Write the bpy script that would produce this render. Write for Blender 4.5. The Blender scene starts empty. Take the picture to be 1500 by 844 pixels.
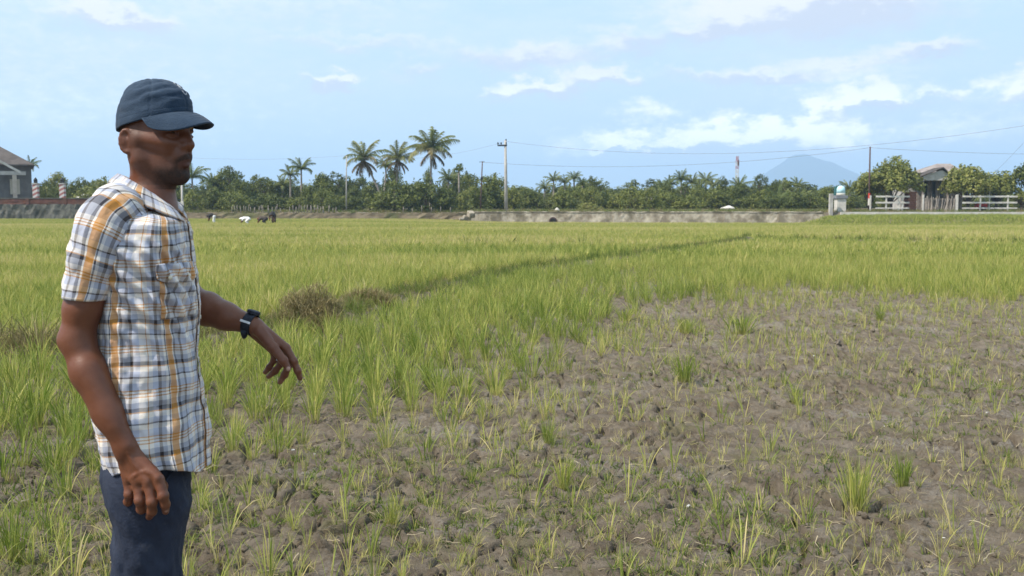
import bpy, bmesh, math, random, time
import numpy as np
from mathutils import Vector, Matrix, Euler
T0 = time.time()
R = math.radians
SC = bpy.context.scene
COL = SC.collection
rng = np.random.default_rng(7)
random.seed(7)

# ------------------------------------------------------------------ camera
CAM_H, FPX, HORIZON = 1.38, 35.0 / 36.0 * 1500.0, 308.0
PITCH = math.atan((422.0 - HORIZON) / FPX)
cam = bpy.data.objects.new('camera', bpy.data.cameras.new('camera'))
COL.objects.link(cam)
cam.location = (0, 0, CAM_H)
cam.rotation_euler = (math.pi / 2 - PITCH, 0, 0)
cam.data.lens, cam.data.sensor_width = 35.0, 36.0
cam.data.clip_start, cam.data.clip_end = 0.05, 40000
cam.data.dof.use_dof = True
cam.data.dof.focus_distance = 3.6
cam.data.dof.aperture_fstop = 11.0
SC.camera = cam

# ------------------------------------------------------------------ world, sun, exposure
SUN_EL, SUN_AZ = R(50), R(244)          # azimuth clockwise from +Y: from the left, a little behind the camera
SUN_DIR = Vector((math.sin(SUN_AZ) * math.cos(SUN_EL), math.cos(SUN_AZ) * math.cos(SUN_EL), math.sin(SUN_EL)))
SC.render.engine = 'CYCLES'
SC.view_settings.view_transform = 'Standard'
SC.view_settings.look = 'None'
SC.view_settings.exposure = 0.66
SC.view_settings.gamma = 1.0
SC.cycles.max_bounces = 8
SC.cycles.transparent_max_bounces = 8
SC.cycles.volume_bounces = 1
SC.cycles.use_denoising = True

sun = bpy.data.objects.new('sun', bpy.data.lights.new('sun', 'SUN'))
COL.objects.link(sun)
sun.data.energy = 4.0
sun.data.angle = R(0.6)
sun.data.color = (1.0, 0.92, 0.82)
sun.rotation_euler = SUN_DIR.to_track_quat('Z', 'Y').to_euler()


class NT:
    """small helper to wire shader nodes"""
    def __init__(s, tree):
        s.t = tree
    def n(s, typ, **kw):
        nd = s.t.nodes.new(typ)
        for k, v in kw.items():
            setattr(nd, k, v)
        return nd
    def put(s, sock, v):
        if isinstance(v, bpy.types.NodeSocket):
            s.t.links.new(v, sock)
        elif v is not None:
            if sock.type == 'RGBA' and hasattr(v, '__len__') and len(v) == 3:
                v = (*v, 1)
            sock.default_value = v
    def math(s, op, a, b=None, c=None, clamp=False):
        m = s.n('ShaderNodeMath', operation=op, use_clamp=clamp)
        for i, v in enumerate((a, b, c)):
            if v is not None:
                s.put(m.inputs[i], v)
        return m.outputs[0]
    def mix(s, f, a, b, blend='MIX'):
        m = s.n('ShaderNodeMix', data_type='RGBA', blend_type=blend)
        s.put(m.inputs['Factor'], f)
        s.put(m.inputs[6], a)
        s.put(m.inputs[7], b)
        return m.outputs[2]
    def ramp(s, f, stops, interp='LINEAR'):
        r = s.n('ShaderNodeValToRGB')
        r.color_ramp.interpolation = interp
        el = r.color_ramp.elements
        while len(el) < len(stops):
            el.new(0.5)
        for e, (p, c) in zip(el, stops):
            e.position = p
            e.color = (*c, 1) if len(c) == 3 else c
        s.put(r.inputs[0], f)
        return r.outputs[0]
    def noise(s, vec, scale, detail=4, rough=0.55, dist=0.0):
        n = s.n('ShaderNodeTexNoise')
        if vec is not None:
            s.put(n.inputs['Vector'], vec)
        n.inputs['Scale'].default_value = scale
        n.inputs['Detail'].default_value = detail
        n.inputs['Roughness'].default_value = rough
        n.inputs['Distortion'].default_value = dist
        return n.outputs[0]
    def smooth(s, v, a, b):
        m = s.n('ShaderNodeMapRange', interpolation_type='SMOOTHSTEP')
        s.put(m.inputs[0], v)
        m.inputs[1].default_value, m.inputs[2].default_value = a, b
        return m.outputs[0]
    def xyz(s, x, y, z=0.0):
        c = s.n('ShaderNodeCombineXYZ')
        for i, v in enumerate((x, y, z)):
            s.put(c.inputs[i], v)
        return c.outputs[0]


world = bpy.data.worlds.new('World')
SC.world = world
world.use_nodes = True
w = NT(world.node_tree)
world.node_tree.nodes.clear()
sky = w.n('ShaderNodeTexSky', sky_type='NISHITA')
sky.sun_disc = False
sky.sun_elevation, sky.sun_rotation = SUN_EL, SUN_AZ
sky.air_density, sky.dust_density, sky.ozone_density = 1.0, 0.2, 2.5
geo = w.n('ShaderNodeNewGeometry')
tc = w.n('ShaderNodeTexCoord')
sep = w.n('ShaderNodeSeparateXYZ')
w.put(sep.inputs[0], tc.outputs['Generated'])
az = w.math('ARCTAN2', sep.outputs[0], sep.outputs[1])          # 0 straight ahead, + to the right
el = w.math('ARCSINE', sep.outputs[2])
# cloud banks: (azimuth, elevation, half width, half height, strength), radians; the sky beyond the frame goes on in kind
def px_az(px): return math.atan((px - 750) / FPX)
def px_el(py): return math.atan((HORIZON - py) / FPX)
banks = []
for (px, py, wx, wy, st, puffy) in (
        (1255, 152, 58, 26, 1.0, 1), (1205, 172, 40, 20, 1.0, 1), (1300, 160, 34, 16, .95, 1), (1180, 205, 85, 26, 1.0, 1), (1110, 200, 80, 24, 1.0, 1), (1040, 205, 62, 26, 1.0, 1),
        (985, 222, 80, 24, .8, 1), (915, 212, 55, 22, .85, 1), (1210, 235, 60, 20, .8, 1), (880, 222, 40, 16, .7, 1), (1080, 235, 130, 22, .7, 1), (1350, 215, 60, 20, .35, 0), (1130, 232, 260, 34, .42, 0),
        (1165, 30, 180, 36, 1.0, 0), (1240, 18, 80, 24, .8, 0), (1050, 52, 110, 22, .75, 0), (795, 134, 70, 15, 1.0, 1), (870, 116, 70, 14, .9, 1), (730, 142, 40, 10, .6, 0),
        (780, 88, 120, 20, .75, 0), (930, 68, 90, 20, .6, 0), (1130, 118, 150, 13, .8, 0), (1230, 104, 90, 11, .8, 0), (1340, 92, 70, 11, .85, 0),
        (491, 126, 30, 13, 1.0, 1), (455, 122, 14, 7, .5, 0), (150, 42, 70, 20, .8, 0), (215, 52, 70, 18, .75, 0), (1490, 150, 50, 24, .95, 1), (1375, 158, 50, 18, .6, 1), (1280, 160, 120, 30, .4, 0),
        (1420, 205, 150, 40, .35, 0), (620, 105, 50, 14, .5, 0), (850, 222, 60, 30, .4, 0), (950, 168, 45, 12, .6, 0), (540, 70, 200, 14, .45, 0), (400, 25, 260, 30, .35, 0), (60, 120, 330, 120, .34, 0), (60, 230, 300, 60, .28, 0),
        (2100, 190, 350, 45, .9, 1), (2500, 60, 400, 60, .8, 0), (-500, 200, 350, 30, .6, 1), (-900, 90, 500, 60, .6, 0)):
    banks.append((px_az(px), px_el(py), wx / FPX, wy / FPX, st, puffy))
warpv = w.xyz(az, w.math('MULTIPLY', el, 1.9))
wn = w.n('ShaderNodeTexNoise')
w.put(wn.inputs['Vector'], warpv)
wn.inputs['Scale'].default_value = 34
wn.inputs['Detail'].default_value = 5
wn.inputs['Roughness'].default_value = 0.6
wsep = w.n('ShaderNodeSeparateXYZ')
w.put(wsep.inputs[0], wn.outputs['Color'])
azw = w.math('MULTIPLY_ADD', w.math('SUBTRACT', wsep.outputs[0], 0.5), 0.075, az)
elw = w.math('MULTIPLY_ADD', w.math('SUBTRACT', wsep.outputs[1], 0.5), 0.045, el)
covers = [None, None]
under = None
for (a0, e0, wa, we, st, puffy) in banks:
    dx = w.math('MULTIPLY', w.math('SUBTRACT', azw, a0), 1 / wa)
    dy = w.math('MULTIPLY', w.math('SUBTRACT', elw, e0), 1 / we)
    d2 = w.math('ADD', w.math('MULTIPLY', dx, dx), w.math('MULTIPLY', dy, dy))
    g = w.math('MULTIPLY', w.math('EXPONENT', w.math('MULTIPLY', d2, -0.9)), st)
    covers[puffy] = g if covers[puffy] is None else w.math('MAXIMUM', covers[puffy], g)
    u = w.math('MULTIPLY', g, dy)                               # above / below the bank's middle
    under = u if under is None else w.math('ADD', under, u)
fine = w.noise(warpv, 60, 6, 0.62)
billow = w.noise(w.xyz(az, w.math('MULTIPLY', el, 1.25)), 46, 6, 0.55)
soft = w.math('MULTIPLY', w.smooth(w.math('ADD', covers[0], w.math('MULTIPLY', w.math('SUBTRACT', fine, 0.5), 0.65)), 0.05, 0.75), 0.92)
puff = w.math('MULTIPLY', w.smooth(w.math('ADD', covers[1], w.math('MULTIPLY', w.math('SUBTRACT', billow, 0.5), 1.3)), 0.18, 0.78), 0.97)
cloud = w.math('MAXIMUM', soft, puff)
# clouds elsewhere on the dome (overhead and behind the camera)
dome = w.noise(tc.outputs['Generated'], 3.2, 7, 0.6)
domef = w.math('MULTIPLY', w.smooth(dome, 0.52, 0.72), w.smooth(el, 0.24, 0.42))
cirrus = w.noise(w.xyz(w.math('MULTIPLY', az, 2.2), w.math('MULTIPLY', el, 9.0)), 2.4, 6, 0.62)
veil = w.math('MULTIPLY', w.smooth(cirrus, 0.32, 0.74), 0.55)
low = w.math('SUBTRACT', 1.0, w.smooth(el, -0.02, 0.16))
blue = w.mix(w.smooth(el, 0.0, 0.26), (5.4, 6.2, 7.2), (4.6, 6.1, 7.35))
base = w.mix(0.80, sky.outputs[0], blue)
base = w.mix(veil, base, (5.9, 6.5, 7.1))
base = w.mix(w.math('MULTIPLY', domef, 0.6), base, (7.4, 7.5, 7.7))
shade = w.smooth(w.math('ADD', under, w.math('MULTIPLY', w.math('SUBTRACT', fine, 0.5), 0.5)), -0.28, 0.20)
lowc = w.smooth(el, 0.15, 0.05)
ccol = w.mix(shade, w.mix(lowc, (5.1, 5.15, 5.75), (6.0, 6.2, 6.9)), w.mix(lowc, (7.5, 7.2, 6.95), (16.5, 15.2, 13.8)))
base = w.mix(cloud, base, ccol)
bg = w.n('ShaderNodeBackground')
w.put(bg.inputs[0], base)
bg.inputs[1].default_value = 0.10
wo = w.n('ShaderNodeOutputWorld')
w.t.links.new(bg.outputs[0], wo.inputs[0])

# ------------------------------------------------------------------ helpers
def at(px, py, Y):
    """world point that a photo pixel shows at world depth y = Y"""
    dx, dz = (px - 750) / FPX, (422 - py) / FPX
    d = Vector((dx, math.cos(PITCH) + dz * math.sin(PITCH), -math.sin(PITCH) + dz * math.cos(PITCH)))
    d *= Y / d.y
    return Vector((d.x, d.y, CAM_H + d.z))

def gat(px, py, z=0.0):
    """where a pixel's ray meets the level z"""
    dx, dz = (px - 750) / FPX, (422 - py) / FPX
    d = Vector((dx, math.cos(PITCH) + dz * math.sin(PITCH), -math.sin(PITCH) + dz * math.cos(PITCH)))
    t = (z - CAM_H) / d.z
    return Vector((d.x * t, d.y * t, z))

def link(o, parent=None):
    COL.objects.link(o)
    if parent is not None:
        o.parent = parent
    return o

def tag(o, label=None, cat=None, group=None, kind=None):
    for k, v in (('label', label), ('category', cat), ('group', group), ('kind', kind)):
        if v:
            o[k] = v
    return o

def thing(name, loc, label, cat, group=None, rz=0.0):
    o = bpy.data.objects.new(name, None)
    o.empty_display_size = 0.2
    o.location, o.rotation_euler = loc, (0, 0, rz)
    link(o)
    return tag(o, label, cat, group)

def copy_tree(o, parent=None):
    c = o.copy()
    COL.objects.link(c)
    c.parent = parent
    for ch in list(o.children):
        copy_tree(ch, c)
    return c

def mesh_np(name, v, f, smooth=True, mat=None, uv=None):
    """mesh from numpy verts (n,3) and faces (m,3|4)"""
    me = bpy.data.meshes.new(name)
    v = np.asarray(v, np.float32)
    f = np.asarray(f, np.int32)
    k = f.shape[1]
    me.vertices.add(len(v))
    me.vertices.foreach_set('co', v.ravel())
    me.loops.add(f.size)
    me.loops.foreach_set('vertex_index', f.ravel())
    me.polygons.add(len(f))
    me.polygons.foreach_set('loop_start', np.arange(0, f.size, k, dtype=np.int32))
    me.polygons.foreach_set('loop_total', np.full(len(f), k, np.int32))
    me.polygons.foreach_set('use_smooth', np.full(len(f), smooth))
    if uv is not None:
        l = me.uv_layers.new(name='UVMap')
        l.data.foreach_set('uv', np.asarray(uv, np.float32)[f.ravel()].ravel())
    me.update(calc_edges=True)
    me.validate()
    for m in (mat if isinstance(mat, (list, tuple)) else [mat]):
        if m:
            me.materials.append(m)
    return me

def add_attr(me, name, arr, typ='FLOAT'):
    a = me.attributes.new(name, typ, 'POINT')
    if typ == 'FLOAT':
        a.data.foreach_set('value', np.asarray(arr, np.float32).ravel())
    elif typ == 'INT':
        a.data.foreach_set('value', np.asarray(arr, np.int32).ravel())
    elif typ == 'FLOAT_VECTOR':
        a.data.foreach_set('vector', np.asarray(arr, np.float32).ravel())
    elif typ == 'FLOAT_COLOR':
        c = np.ones((len(arr), 4), np.float32)
        c[:, :3] = arr
        a.data.foreach_set('color', c.ravel())

def obj(name, me, parent=None):
    return link(bpy.data.objects.new(name, me), parent)


class MB:
    """collects boxes, tubes and sheets, then links them as ONE mesh object"""
    def __init__(s):
        s.v, s.f = [], []
    def add(s, verts, faces):
        o = len(s.v)
        s.v += [tuple(p) for p in verts]
        s.f += [tuple(i + o for i in q) for q in faces]
        return s
    def box(s, c, size, rz=0.0, M=None):
        hx, hy, hz = size[0] / 2, size[1] / 2, size[2] / 2
        ps = [Vector((x, y, z)) for z in (-hz, hz) for y in (-hy, hy) for x in (-hx, hx)]
        m = M or Matrix.Rotation(rz, 3, 'Z')
        ps = [m @ p + Vector(c) for p in ps]
        return s.add(ps, [(0, 2, 3, 1), (4, 5, 7, 6), (0, 1, 5, 4), (2, 6, 7, 3), (0, 4, 6, 2), (1, 3, 7, 5)])
    def tube(s, pts, r, n=8, cap=True):
        pts = [Vector(p) for p in pts]
        rs = r if hasattr(r, '__len__') else [r] * len(pts)
        rings = []
        u = None
        for i, p in enumerate(pts):
            t = (pts[min(i + 1, len(pts) - 1)] - pts[max(i - 1, 0)]).normalized()
            if u is None:
                u = t.orthogonal().normalized()
            u = (u - t * u.dot(t)).normalized()
            b = t.cross(u)
            rings.append([p + (u * math.cos(a) + b * math.sin(a)) * rs[i] for a in [2 * math.pi * k / n for k in range(n)]])
        vs = [q for ring in rings for q in ring]
        fs = []
        for i in range(len(pts) - 1):
            for k in range(n):
                a, b2 = i * n + k, i * n + (k + 1) % n
                fs.append((a, b2, b2 + n, a + n))
        if cap:
            fs.append(tuple(range(n - 1, -1, -1)))
            fs.append(tuple((len(pts) - 1) * n + k for k in range(n)))
        return s.add(vs, fs)
    def mesh(s, name, mat, smooth=False):
        me = bpy.data.meshes.new(name)
        me.from_pydata(s.v, [], s.f)
        me.update()
        if smooth:
            me.polygons.foreach_set('use_smooth', np.full(len(me.polygons), True))
        for m in (mat if isinstance(mat, (list, tuple)) else [mat]):
            me.materials.append(m)
        return me
    def build(s, name, mat, parent=None, smooth=False, bevel=0.0):
        o = obj(name, s.mesh(name, mat, smooth), parent)
        if bevel:
            b = o.modifiers.new('bevel', 'BEVEL')
            b.width, b.segments, b.limit_method = bevel, 2, 'ANGLE'
        return o

# numpy noise -------------------------------------------------------------
def _hash(ix, iy, iz=0, s=0):
    h = (ix.astype(np.int64) * 374761393 + iy.astype(np.int64) * 668265263 + np.int64(iz) * 1274126177 + s * 974711) & 0x7fffffff
    h = ((h ^ (h >> 13)) * 1103515245) & 0x7fffffff
    h = ((h ^ (h >> 16)) * 69069) & 0x7fffffff
    return ((h ^ (h >> 11)) & 0xffffff).astype(np.float32) / 0xffffff

def vnoise(x, y, s=0):
    ix, iy = np.floor(x), np.floor(y)
    fx, fy = x - ix, y - iy
    fx, fy = fx * fx * fx * (fx * (fx * 6 - 15) + 10), fy * fy * fy * (fy * (fy * 6 - 15) + 10)
    a, b = _hash(ix, iy, 0, s), _hash(ix + 1, iy, 0, s)
    c, d = _hash(ix, iy + 1, 0, s), _hash(ix + 1, iy + 1, 0, s)
    return (a + (b - a) * fx) * (1 - fy) + (c + (d - c) * fx) * fy

def fbm(x, y, oct=4, s=0, gain=0.5):
    t, a, n = 0.0, 1.0, 0.0
    for o in range(oct):
        t = t + a * vnoise(x * 2 ** o + 17.3 * o, y * 2 ** o - 9.1 * o, s + o)
        n += a
        a *= gain
    return t / n                                               # 0..1

def vnoise3(x, y, z, s=0):
    iz = np.floor(z)
    fz = z - iz
    fz = fz * fz * (3 - 2 * fz)
    def layer(k):
        ix, iy = np.floor(x), np.floor(y)
        fx, fy = x - ix, y - iy
        fx, fy = fx * fx * (3 - 2 * fx), fy * fy * (3 - 2 * fy)
        kx = ix + k * 57
        ky = iy + k * 113
        a, b = _hash(kx, ky, 0, s), _hash(kx + 1, ky, 0, s)
        c, d = _hash(kx, ky + 1, 0, s), _hash(kx + 1, ky + 1, 0, s)
        return (a + (b - a) * fx) * (1 - fy) + (c + (d - c) * fx) * fy
    return layer(iz) * (1 - fz) + layer(iz + 1) * fz

def voronoi(x, y, s=0, jit=0.9):
    """F1, F2 and the cell's random value"""
    ix, iy = np.floor(x), np.floor(y)
    f1 = np.full(x.shape, 9.0, np.float32)
    f2 = f1.copy()
    cid = np.zeros(x.shape, np.float32)
    for dx in (-1, 0, 1):
        for dy in (-1, 0, 1):
            cx, cy = ix + dx, iy + dy
            px = cx + 0.5 + (_hash(cx, cy, 1, s) - 0.5) * jit
            py = cy + 0.5 + (_hash(cx, cy, 2, s) - 0.5) * jit
            d = np.sqrt((px - x) ** 2 + (py - y) ** 2)
            near = d < f1
            f2 = np.where(near, f1, np.minimum(f2, d))
            cid = np.where(near, _hash(cx, cy, 3, s), cid)
            f1 = np.where(near, d, f1)
    return f1, f2, cid

def sstep(a, b, x):
    t = np.clip((x - a) / (b - a), 0, 1)
    return t * t * (3 - 2 * t)

# materials ---------------------------------------------------------------
def new_mat(name):
    m = bpy.data.materials.new(name)
    m.use_nodes = True
    m.node_tree.nodes.clear()
    t = NT(m.node_tree)
    out = t.n('ShaderNodeOutputMaterial')
    return m, t, out

def principled(t, out, color, rough=0.7, bump=None, bump_d=0.02, spec=0.3, metal=0.0, sss=None):
    p = t.n('ShaderNodeBsdfPrincipled')
    t.put(p.inputs['Base Color'], color)
    t.put(p.inputs['Roughness'], rough)
    p.inputs['Specular IOR Level'].default_value = spec
    p.inputs['Metallic'].default_value = metal
    if sss:
        p.inputs['Subsurface Weight'].default_value = sss[0]
        p.inputs['Subsurface Radius'].default_value = sss[1]
        p.inputs['Subsurface Scale'].default_value = sss[2]
    if bump is not None:
        b = t.n('ShaderNodeBump')
        b.inputs['Distance'].default_value = bump_d
        b.inputs['Strength'].default_value = 1.0
        t.put(b.inputs['Height'], bump)
        t.t.links.new(b.outputs[0], p.inputs['Normal'])
    t.t.links.new(p.outputs[0], out.inputs[0])
    return p

def rough_mat(name, c1, c2, scale=6.0, rough=0.8, bump_d=0.01, detail=5, coord='Object', spec=0.25, c3=None, scale3=0.7):
    """weathered surface: two tones mixed by noise, with relief"""
    m, t, out = new_mat(name)
    tcn = t.n('ShaderNodeTexCoord')
    v = tcn.outputs[coord]
    f = t.noise(v, scale, detail, 0.62)
    c = t.mix(t.smooth(f, 0.33, 0.67), c1, c2)
    if c3:
        c = t.mix(t.smooth(t.noise(v, scale3, 4, 0.6), 0.48, 0.68), c, c3)
    principled(t, out, c, rough, t.noise(v, scale * 4, 6, 0.65), bump_d, spec)
    return m

def leaf_mat(name, ramp, rough=0.55, trans=0.35, grad=None, attr='tint', vary=0.55):
    """leaf: colour by the copy's own tint; light passes through"""
    m, t, out = new_mat(name)
    at_ = t.n('ShaderNodeAttribute', attribute_type='INSTANCER', attribute_name=attr)
    f = at_.outputs['Fac']
    vr = t.n('ShaderNodeAttribute', attribute_type='GEOMETRY', attribute_name='leaf')
    f = t.math('ADD', f, t.math('MULTIPLY', t.math('SUBTRACT', vr.outputs['Fac'], 0.5), vary), clamp=True)
    c = t.ramp(f, ramp)
    if grad:
        hr = t.n('ShaderNodeAttribute', attribute_type='GEOMETRY', attribute_name='along')
        c = t.mix(t.ramp(hr.outputs['Fac'], [(p, (k, k, k)) for p, k in grad[0]]), c, grad[1])
    d = t.n('ShaderNodeBsdfPrincipled')
    t.put(d.inputs['Base Color'], c)
    d.inputs['Roughness'].default_value = rough
    d.inputs['Specular IOR Level'].default_value = 0.25
    tr = t.n('ShaderNodeBsdfTranslucent')
    t.put(tr.inputs[0], c)
    ms = t.n('ShaderNodeMixShader')
    ms.inputs[0].default_value = trans
    t.t.links.new(d.outputs[0], ms.inputs[1])
    t.t.links.new(tr.outputs[0], ms.inputs[2])
    t.t.links.new(ms.outputs[0], out.inputs[0])
    return m
# ------------------------------------------------------------------ terrain
def seg_dist(x, y, pts):
    """distance to a polyline in plan"""
    best = np.full(np.shape(x), 1e9, np.float32)
    for (ax, ay), (bx, by) in zip(pts[:-1], pts[1:]):
        dx, dy = bx - ax, by - ay
        t = np.clip(((x - ax) * dx + (y - ay) * dy) / (dx * dx + dy * dy), 0, 1)
        best = np.minimum(best, np.hypot(x - ax - t * dx, y - ay - t * dy))
    return best

def gxy(px, py, z=0.0):
    p = gat(px, py, z)
    return (p.x, p.y)
BUND1 = [gxy(px, py, 0.1) for px, py in ((-420, 548), (-150, 525), (90, 510), (240, 500), (330, 490), (440, 470), (560, 438), (660, 416), (760, 396), (960, 370), (1095, 352))]
BUND2 = [BUND1[-1], gxy(1250, 354, 0.1), gxy(1500, 358, 0.1), gxy(1900, 366, 0.1)]
WALL_A, WALL_B = at(688, 324, 104), at(1206, 324, 96)

def wall_y(x):
    """plan line where the far bank steps up, from left to right"""
    return np.interp(x, [-400, -41, -39, WALL_A.x - .2, WALL_A.x + .2, WALL_B.x, WALL_B.x + 1, 400], [112, 112, 113, 113, WALL_A.y + .35, WALL_B.y + .35, 97.4, 97.4])

def base_z(x, y):
    x, y = np.asarray(x, np.float32), np.asarray(y, np.float32)
    z = 0.05 * (fbm(x * 0.06, y * 0.06, 3, 5) - 0.5)
    z = z * sstep(3, 14, y)
    left = sstep(2, -14, x)
    z = z + 0.17 * left * sstep(60, 100, y) - 0.10 * (1 - left) * sstep(60, 95, y)
    z = z + 0.12 * np.exp(-(seg_dist(x, y, BUND1) / 0.34) ** 2) + 0.2 * np.exp(-(seg_dist(x, y, BUND2) / 0.5) ** 2)
    yw = wall_y(x)
    soft = np.where(x < WALL_A.x, 1.6, 0.22)
    step = sstep(-1, 1, (y - yw) / soft)
    top = 1.16 + 0.012 * np.clip(y - yw, 0, 40)
    z = z * (1 - step) + top * step
    # the raised plot in front of the wooden house
    edge = 24.6 + (y - 86) * 0.62
    terr = sstep(-1.2, 1.6, x - edge) * sstep(84.5, 92, y) * (1 - step)
    return z * (1 - terr) + (0.66 + 0.02 * (y - 92)) * terr

# plan grid: fine where the dry soil is seen close, then ever coarser out to the horizon
xs = np.concatenate([np.arange(-3.3, 5.6, 0.0125)])
def grow(start, step, k, end):
    out, p, st = [], start, step
    while abs(p) < end:
        st *= k
        p += st
        out.append(p)
    return out
xs = np.concatenate([np.array(grow(-3.3, -0.0125, 1.05, 9000))[::-1], xs, grow(5.5875, 0.0125, 1.05, 9000)])
ys = [3.1]
while ys[-1] < 80:
    ys.append(ys[-1] + max(0.011, ys[-1] ** 2 / 1500))
ys = np.concatenate([np.array(grow(3.1, -0.02, 1.25, 4000))[::-1], ys, np.arange(ys[-1] + 1, 116, 0.55), grow(116, 0.8, 1.2, 9000)])
GX, GY = np.meshgrid(xs.astype(np.float32), ys.astype(np.float32))

def proj_px(x, y, z=0.0):
    """photo pixel of a ground point"""
    c, s = math.cos(PITCH), math.sin(PITCH)
    dz = z - CAM_H
    dep = np.maximum(y * c - dz * s, 0.05)
    return 750 + FPX * x / dep, 422 - FPX * (y * s + dz * c) / dep

BARE_X = [-900, -300, 0, 60, 150, 300, 420, 510, 640, 760, 830, 880, 960, 1060, 1150, 1300, 1500, 1800, 2600]
BARE_Y = [840, 830, 815, 772, 745, 708, 670, 656, 634, 600, 548, 500, 462, 446, 438, 443, 450, 450, 452]
def rice_depth(x, y):
    """metres inside the growing rice (positive) or out on the bare soil (negative)"""
    px, py = proj_px(x, y)
    yb = np.interp(px, BARE_X, BARE_Y)
    d_here = np.maximum(y, 0.3)
    d_edge = CAM_H * FPX / np.maximum(yb - HORIZON, 1)
    return np.where(y > 1.5, d_here - d_edge, -3.0) + (fbm(x * 0.9 + 3, y * 0.9, 3, 21) - 0.5) * 1.1

def soil_relief(x, y):
    """dry, cracked, lumpy mud"""
    wx = x + 0.12 * (fbm(x * 4, y * 4, 4, 31) - .5) * 2
    wy = y + 0.12 * (fbm(x * 4 + 40, y * 4, 4, 32) - .5) * 2
    f1, f2, cid = voronoi(wx / 0.21, wy / 0.21, 41)
    e = f2 - f1
    crack = np.exp(-(e / 0.095) ** 2) * sstep(.30, .62, fbm(x * 1.3, y * 1.3, 2, 77) + .08)
    z = 0.020 * (cid - .5) + 0.005 * (1 - f1 * f1 * 1.6) - 0.078 * crack + .02 * (fbm(x * 9, y * 9, 2, 48) - .5)
    g1, g2, gid = voronoi(wx / 0.055 + 5, wy / 0.055, 42)
    lump = sstep(.40, .66, fbm(x * 2.2 + 9, y * 2.2, 3, 43))
    z = z + (0.003 + 0.013 * lump) * sstep(0, .38, g2 - g1) + 0.020 * lump * (gid - .5)
    h1, h2, hid = voronoi(wx / 0.034 + 5, wy / 0.034, 44)
    z = z + 0.006 * (sstep(0, .4, h2 - h1) + hid - 1) * (0.4 + lump)
    z = z + 0.040 * (fbm(x * 3.1, y * 3.1, 4, 45) - .5) + 0.022 * (fbm(x * 17, y * 17, 3, 46) - .5) + 0.012 * (fbm(x * 43, y * 43, 2, 47) - .5)
    return z

GZ = base_z(GX, GY)
near = (GY > 2.6) & (GY < 24) & (np.abs(GX) < 16)
fade = 1 - sstep(12, 24, GY[near])
GZ[near] += soil_relief(GX[near], GY[near]) * (0.35 + 0.65 * fade)

m, t, out = new_mat('dry_soil')
tcn = t.n('ShaderNodeTexCoord')
v = t.n('ShaderNodeNewGeometry').outputs['Position']
n1 = t.noise(v, 1.1, 6, 0.62)
n2 = t.noise(v, 7.0, 6, 0.68)
n3 = t.noise(v, 45.0, 5, 0.7)
c = t.mix(t.smooth(n2, 0.36, 0.66), (0.142, 0.114, 0.083), (0.228, 0.189, 0.143))
c = t.mix(t.math('MULTIPLY', t.smooth(n1, 0.50, 0.64), t.smooth(n3, 0.40, 0.62)), c, (0.275, 0.245, 0.210))
c = t.mix(t.math('MULTIPLY', t.smooth(t.noise(v, 2.3, 5, 0.6), 0.52, 0.70), 0.55), c, (0.165, 0.155, 0.070))
c = t.mix(t.math('MULTIPLY', t.smooth(n3, 0.58, 0.72), 0.5), c, (0.29, 0.24, 0.17))
bh = t.math('ADD', t.noise(v, 60, 6, 0.72), t.math('MULTIPLY', t.noise(v, 190, 4, 0.7), 0.35))
principled(t, out, c, 0.95, bh, 0.022, 0.1)
M_SOIL = m

nx, ny = len(xs), len(ys)
idx = np.arange(nx * ny, dtype=np.int32).reshape(ny, nx)
quads = np.stack([idx[:-1, :-1], idx[:-1, 1:], idx[1:, 1:], idx[1:, :-1]], -1).reshape(-1, 4)
ground = obj('ground', mesh_np('ground', np.stack([GX, GY, GZ], -1).reshape(-1, 3), quads, True, M_SOIL))
tag(ground, kind='structure', label='dry cracked grey-brown field soil')

def gz(x, y):
    """height of the soil under a plant"""
    x, y = np.asarray(x, np.float32), np.asarray(y, np.float32)
    z = base_z(x, y)
    nr = (y > 2.6) & (y < 24) & (np.abs(x) < 16)
    if nr.any():
        z = np.where(nr, z + soil_relief(x, y) * (0.35 + 0.65 * (1 - sstep(12, 24, y))), z)
    return z

# ------------------------------------------------------------------ rice
RICE_RAMP = [(0.0, (0.150, 0.215, 0.028)), (0.35, (0.295, 0.345, 0.072)), (0.62, (0.455, 0.455, 0.115)), (0.82, (0.56, 0.50, 0.15)), (1.0, (0.62, 0.52, 0.25))]
M_RICE = leaf_mat('rice_leaf', RICE_RAMP, 0.5, 0.42, grad=([(0.0, .75), (0.22, .15), (0.5, 0.0), (.85, 0), (1, .5)], (0.36, 0.31, 0.12)), vary=.8)
M_DRY = leaf_mat('dry_stem', [(0.0, (0.085, 0.082, 0.026)), (0.4, (0.160, 0.140, 0.050)), (0.7, (0.26, 0.215, 0.100)), (1.0, (0.38, 0.31, 0.16))], 0.7, 0.25)
M_WEED = leaf_mat('weed_leaf', [(0.0, (0.045, 0.085, 0.014)), (0.5, (0.095, 0.150, 0.025)), (1.0, (0.21, 0.24, 0.05))], 0.55, 0.35)
M_STRAW = leaf_mat('straw', [(0.0, (0.18, 0.14, 0.08)), (0.5, (0.30, 0.24, 0.14)), (1.0, (0.46, 0.39, 0.26))], 0.75, 0.15)

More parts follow.
